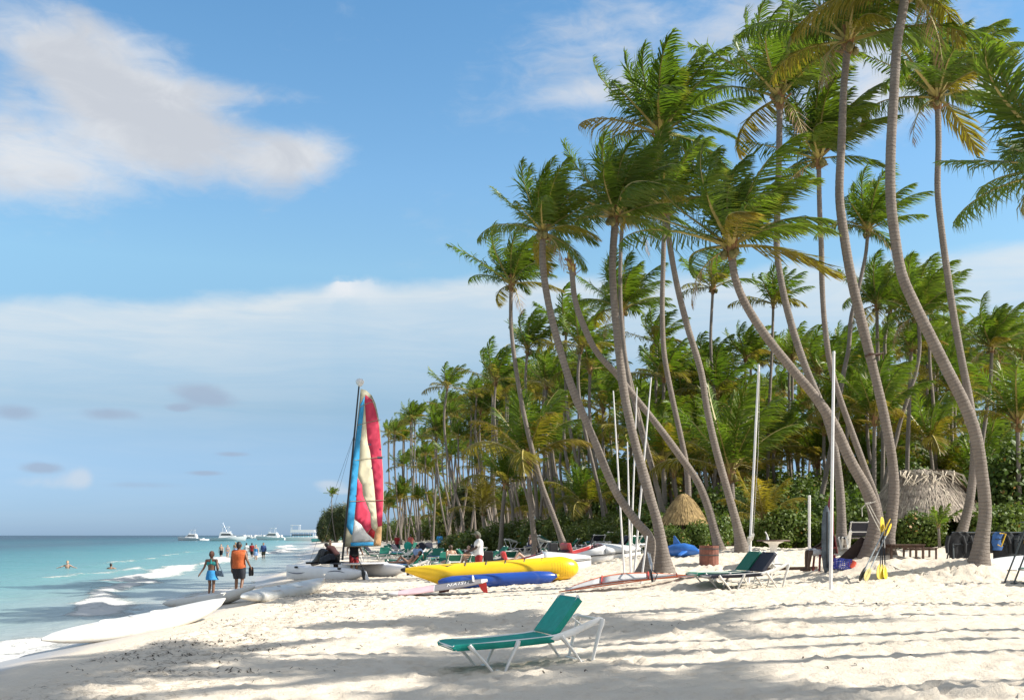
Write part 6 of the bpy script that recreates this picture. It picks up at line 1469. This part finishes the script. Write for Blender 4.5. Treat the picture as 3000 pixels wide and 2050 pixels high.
# ================================================================== boats at anchor
WIN = M('boat_window', (.012, .016, .02), .08, .1); TEALH = M('hull_teal', (.10, .42, .42), .3, .05)
def motor_yacht(label, px, wl, L, heading, hullm=None, tall=True, D=None, deckhouse=True):
    D = D or EYE*F/(wl-HOR); x = (px-1500)/F*D; t = thing('motor_yacht', label, 'yacht', (x, D, 0), heading); s = L/12.
    def sec(u): xx = -6+12*u; hb = 1.9*(1-max(0, (u-.5)/.5)**2.0)*(.9+.1*min(1, u*4))+.03; zk = -.5+.3*max(0, (u-.7)/.3)**2; zd = 1.0+.75*u**1.6; return xx, hb, zk, zd
    rings = []
    for i in range(13):
        xx, hb, zk, zd = sec(i/12); rk = .9*max(0, (i/12-.8)/.2)
        rings.append([Vector((xx+rk*zz*.8, sg*y*hb, zk+(zd-zk)*zz)) for sg, lst in ((1, ((0, 0), (.6, .12), (.85, .4), (.95, .7), (1, 1))), (-1, ((1, 1), (.95, .7), (.85, .4), (.6, .12)))) for y, zz in lst])
    g = G(); g.loft([[p_*s for p_ in r] for r in rings]); hull = g.build('hull', hullm or HULLW, t, True)
    def block(nm, pr, hb, m, par, top=.85):
        g = G(); g.loft([[Vector((xx*s, hb*k*s, z*s)) for xx, z in pr] for k in (-1, 1)]); return g.build(nm, m, par, bevel=.04*s)
    cab = block('cabin', [(-3.0, 1.0), (2.9, 1.35), (1.7, 2.35), (.9, 2.75), (-2.6, 2.75)], 1.45, HULLW, t)
    g = G()
    for k in (-1, 1): g.poly([(-2.2*s, 1.46*k*s, 1.95*s), (1.55*s, 1.46*k*s, 1.95*s), (1.0*s, 1.46*k*s, 2.5*s), (-2.0*s, 1.46*k*s, 2.5*s)], .03*s, (0, 1, 0))
    g.poly([(2.45*s, -1.2*s, 1.75*s), (2.45*s, 1.2*s, 1.75*s), (1.65*s, 1.2*s, 2.42*s), (1.65*s, -1.2*s, 2.42*s)], .05*s, (.7, 0, .7)); g.build('window', WIN, cab)
    fb = block('flybridge', [(-2.4, 2.76), (.7, 2.76), (1.1, 3.35), (.6, 3.4), (.2, 3.05), (-2.4, 3.1)], 1.25, HULLW, t)
    if tall:
        for xx in (-1.7, .1):
            for k in (-1, 1): g = G(); g.tube([(xx*s, 1.1*k*s, 3.0*s), (xx*s+.1*s, .95*k*s, 4.9*s)], .04*s, 6); g.build('tower_leg', HULLW, t)
        g = G(); g.box((-.75*s, 0, 4.95*s), (2.5*s, 2.2*s, .12*s)); g.build('hardtop', HULLW, t, bevel=.03)
    g = G()
    for k in range(6): u = .55+.08*k; xx, hb, zk, zd = sec(u); g.tube([(xx*s, hb*.9*s, zd*s), (xx*s, hb*.9*s, (zd+.6)*s)], .02*s, 5); g.tube([(xx*s, -hb*.9*s, zd*s), (xx*s, -hb*.9*s, (zd+.6)*s)], .02*s, 5)
    for k in (-1, 1): g.tube([(sec(.55+.08*i)[0]*s, k*sec(.55+.08*i)[1]*.9*s, (sec(.55+.08*i)[3]+.6)*s) for i in range(6)], .02*s, 5)
    g.build('bow_rail', ALU, t)
    for k in (-1, 1): g = G(); g.tube([(-.4*s, 1.4*k*s, 2.6*s), (-2.2*s, 2.2*k*s, 6.4*s)], .025*s, 5); g.build('outrigger', ALU, t)
    return t
motor_yacht('white sport fishing yacht with a flybridge tower, anchored alone nearest the open sea', 560, 1582, 11., R(180), tall=True)
motor_yacht('sleek white cabin cruiser with a sloping bow at anchor', 668, 1583.5, 13.5, R(4), tall=True)
motor_yacht('white sport fisher with dark windscreen anchored by the tour boat', 795, 1581, 13.5, R(176), tall=True)
motor_yacht('white yacht with a pale teal hull partly behind the catamaran bow', 978, 1586, 14, R(-15), TEALH, D=330)
def tour_boat():
    D = 420.; x = (885-1500)/F*D; t = thing('tour_boat', 'double-decked white tour catamaran anchored off the beach', 'tour boat', (x, D, 0), R(182)); 
    for y in (-1.8, 1.8): g = G(); g.loft([hull_ring(-6.5+13*u, .75*(1-max(0, (u-.6)/.4)**2)+.03, -.5, 1.1+.3*u, 6) for u in [i/10 for i in range(11)]]); o = g.build('hull', HULLW, t, True); o.location = (0, y, 0)
    g = G(); g.box((0, 0, 1.3), (12, 5, .3)); g.build('main_deck', HULLW, t); g = G(); g.box((-.5, 0, 3.5), (10, 5, .25)); g.build('upper_deck', HULLW, t)
    for xx in (-5, -3, -1, 1, 3, 4.3):
        for y in (-2.3, 2.3): g = G(); g.tube([(xx, y, 1.4), (xx, y, 3.5)], .08, 6); g.build('stanchion', HULLW, t)
    g = G(); g.box((0, -2.45, 2.4), (7.5, .06, .45)); g.box((0, 2.45, 2.4), (7.5, .06, .45)); g.build('window_band', WIN, t)
    g = G(); g.box((-.5, -2.45, 4.1), (9.6, .06, .8)); g.box((-.5, 2.45, 4.1), (9.6, .06, .8)); g.build('upper_rail', HULLW, t)
    g = G(); g.box((2.6, 0, 6.3), (3.8, 3.4, .18)); g.build('sun_roof', HULLW, t)
    for xx in (1.0, 4.2):
        for y in (-1.5, 1.5): g = G(); g.tube([(xx, y, 3.6), (xx, y, 6.3)], .07, 6); g.build('roof_post', HULLW, t)
tour_boat()
# small craft far out, and an inflatable tender
rgb = random.Random(3)
for k in range(12):
    px = 716+13*k*.75+rgb.uniform(-3, 3); D = rgb.uniform(700, 900); x = (px-1500)/F*D; t = thing('moored_boat', 'tiny white boat moored far out near the horizon', 'boat', (x, D, 0), rgb.uniform(0, 6.28), 'small boats near the horizon')
    g = G(); g.loft([hull_ring(-3.5+7*u, 1.1*(1-max(0, (u-.5)/.5)**2)+.03, -.3, .9+.4*u, 6) for u in [i/8 for i in range(9)]]); g.build('hull', HULLW, t, True)
    g = G(); g.box((-.3, 0, 1.7), (2.4, 1.6, 1.3)); g.build('cabin', HULLW, t, bevel=.1); g = G(); g.tube([(-.3, 0, 2.2), (-.3, 0, rgb.uniform(3.5, 6))], .06, 5); g.build('mast', ALU, t)
D = 330.; x = (597-1500)/F*D*1.0; t = thing('tender', 'white inflatable tender behind the lone sport fisher', 'dinghy', ((597-1500)/F*400, 400, .1), R(20)); g = G(); g.tube([(-1.5, -.6, .3), (1, -.6, .3), (1.8, 0, .4), (1, .6, .3), (-1.5, .6, .3)], .3, 8); g.build('tube', HULLW, t, True); g = G(); g.box((-.2, 0, .15), (2.6, 1.0, .1)); g.build('floor', HULLG, t)

# ================================================================== seaweed and litter on the sand
rgs = np.random.RandomState(12); V = []; Fc = []
def scrap(x, y, n, sp, ln):
    for _ in range(n):
        a = rgs.rand()*6.28; px_, py_ = x+rgs.randn()*sp[0], y+rgs.randn()*sp[1]; l = ln*(.4+rgs.rand()); z = float(sand_shape(np.array([px_]), np.array([py_]))[0])+.004
        c = [Vector((px_, py_, z)), Vector((px_+math.cos(a)*l*.5, py_+math.sin(a)*l*.5, z+.012+.02*rgs.rand())), Vector((px_+math.cos(a+.5)*l, py_+math.sin(a+.5)*l, z+.004))]
        w = Vector((-math.sin(a), math.cos(a), 0))*(.004+.008*rgs.rand()); q = len(V)
        V.extend([c[0]-w, c[0]+w, c[1]+w, c[1]-w, c[2]]); Fc.extend([(q, q+1, q+2, q+3), (q+3, q+2, q+4)])
for k in range(44):
    y = rgs.uniform(12, 34); x = float(shore(y)) + 4.2 + rgs.randn()*1.0 + .08*(y-14); scrap(x, y, 26, (.5, .10), .16)
for k in range(120): scrap(rgs.uniform(-6, 12), rgs.uniform(11, 30), 3, (.25, .15), .10)
sw = mesh('seaweed', V, Fc, M('dry_seaweed', (.055, .042, .028), .9, .5, 9)); tag(sw, 'dry dark seaweed scraps strewn along the tide line', 'seaweed', kind='stuff')
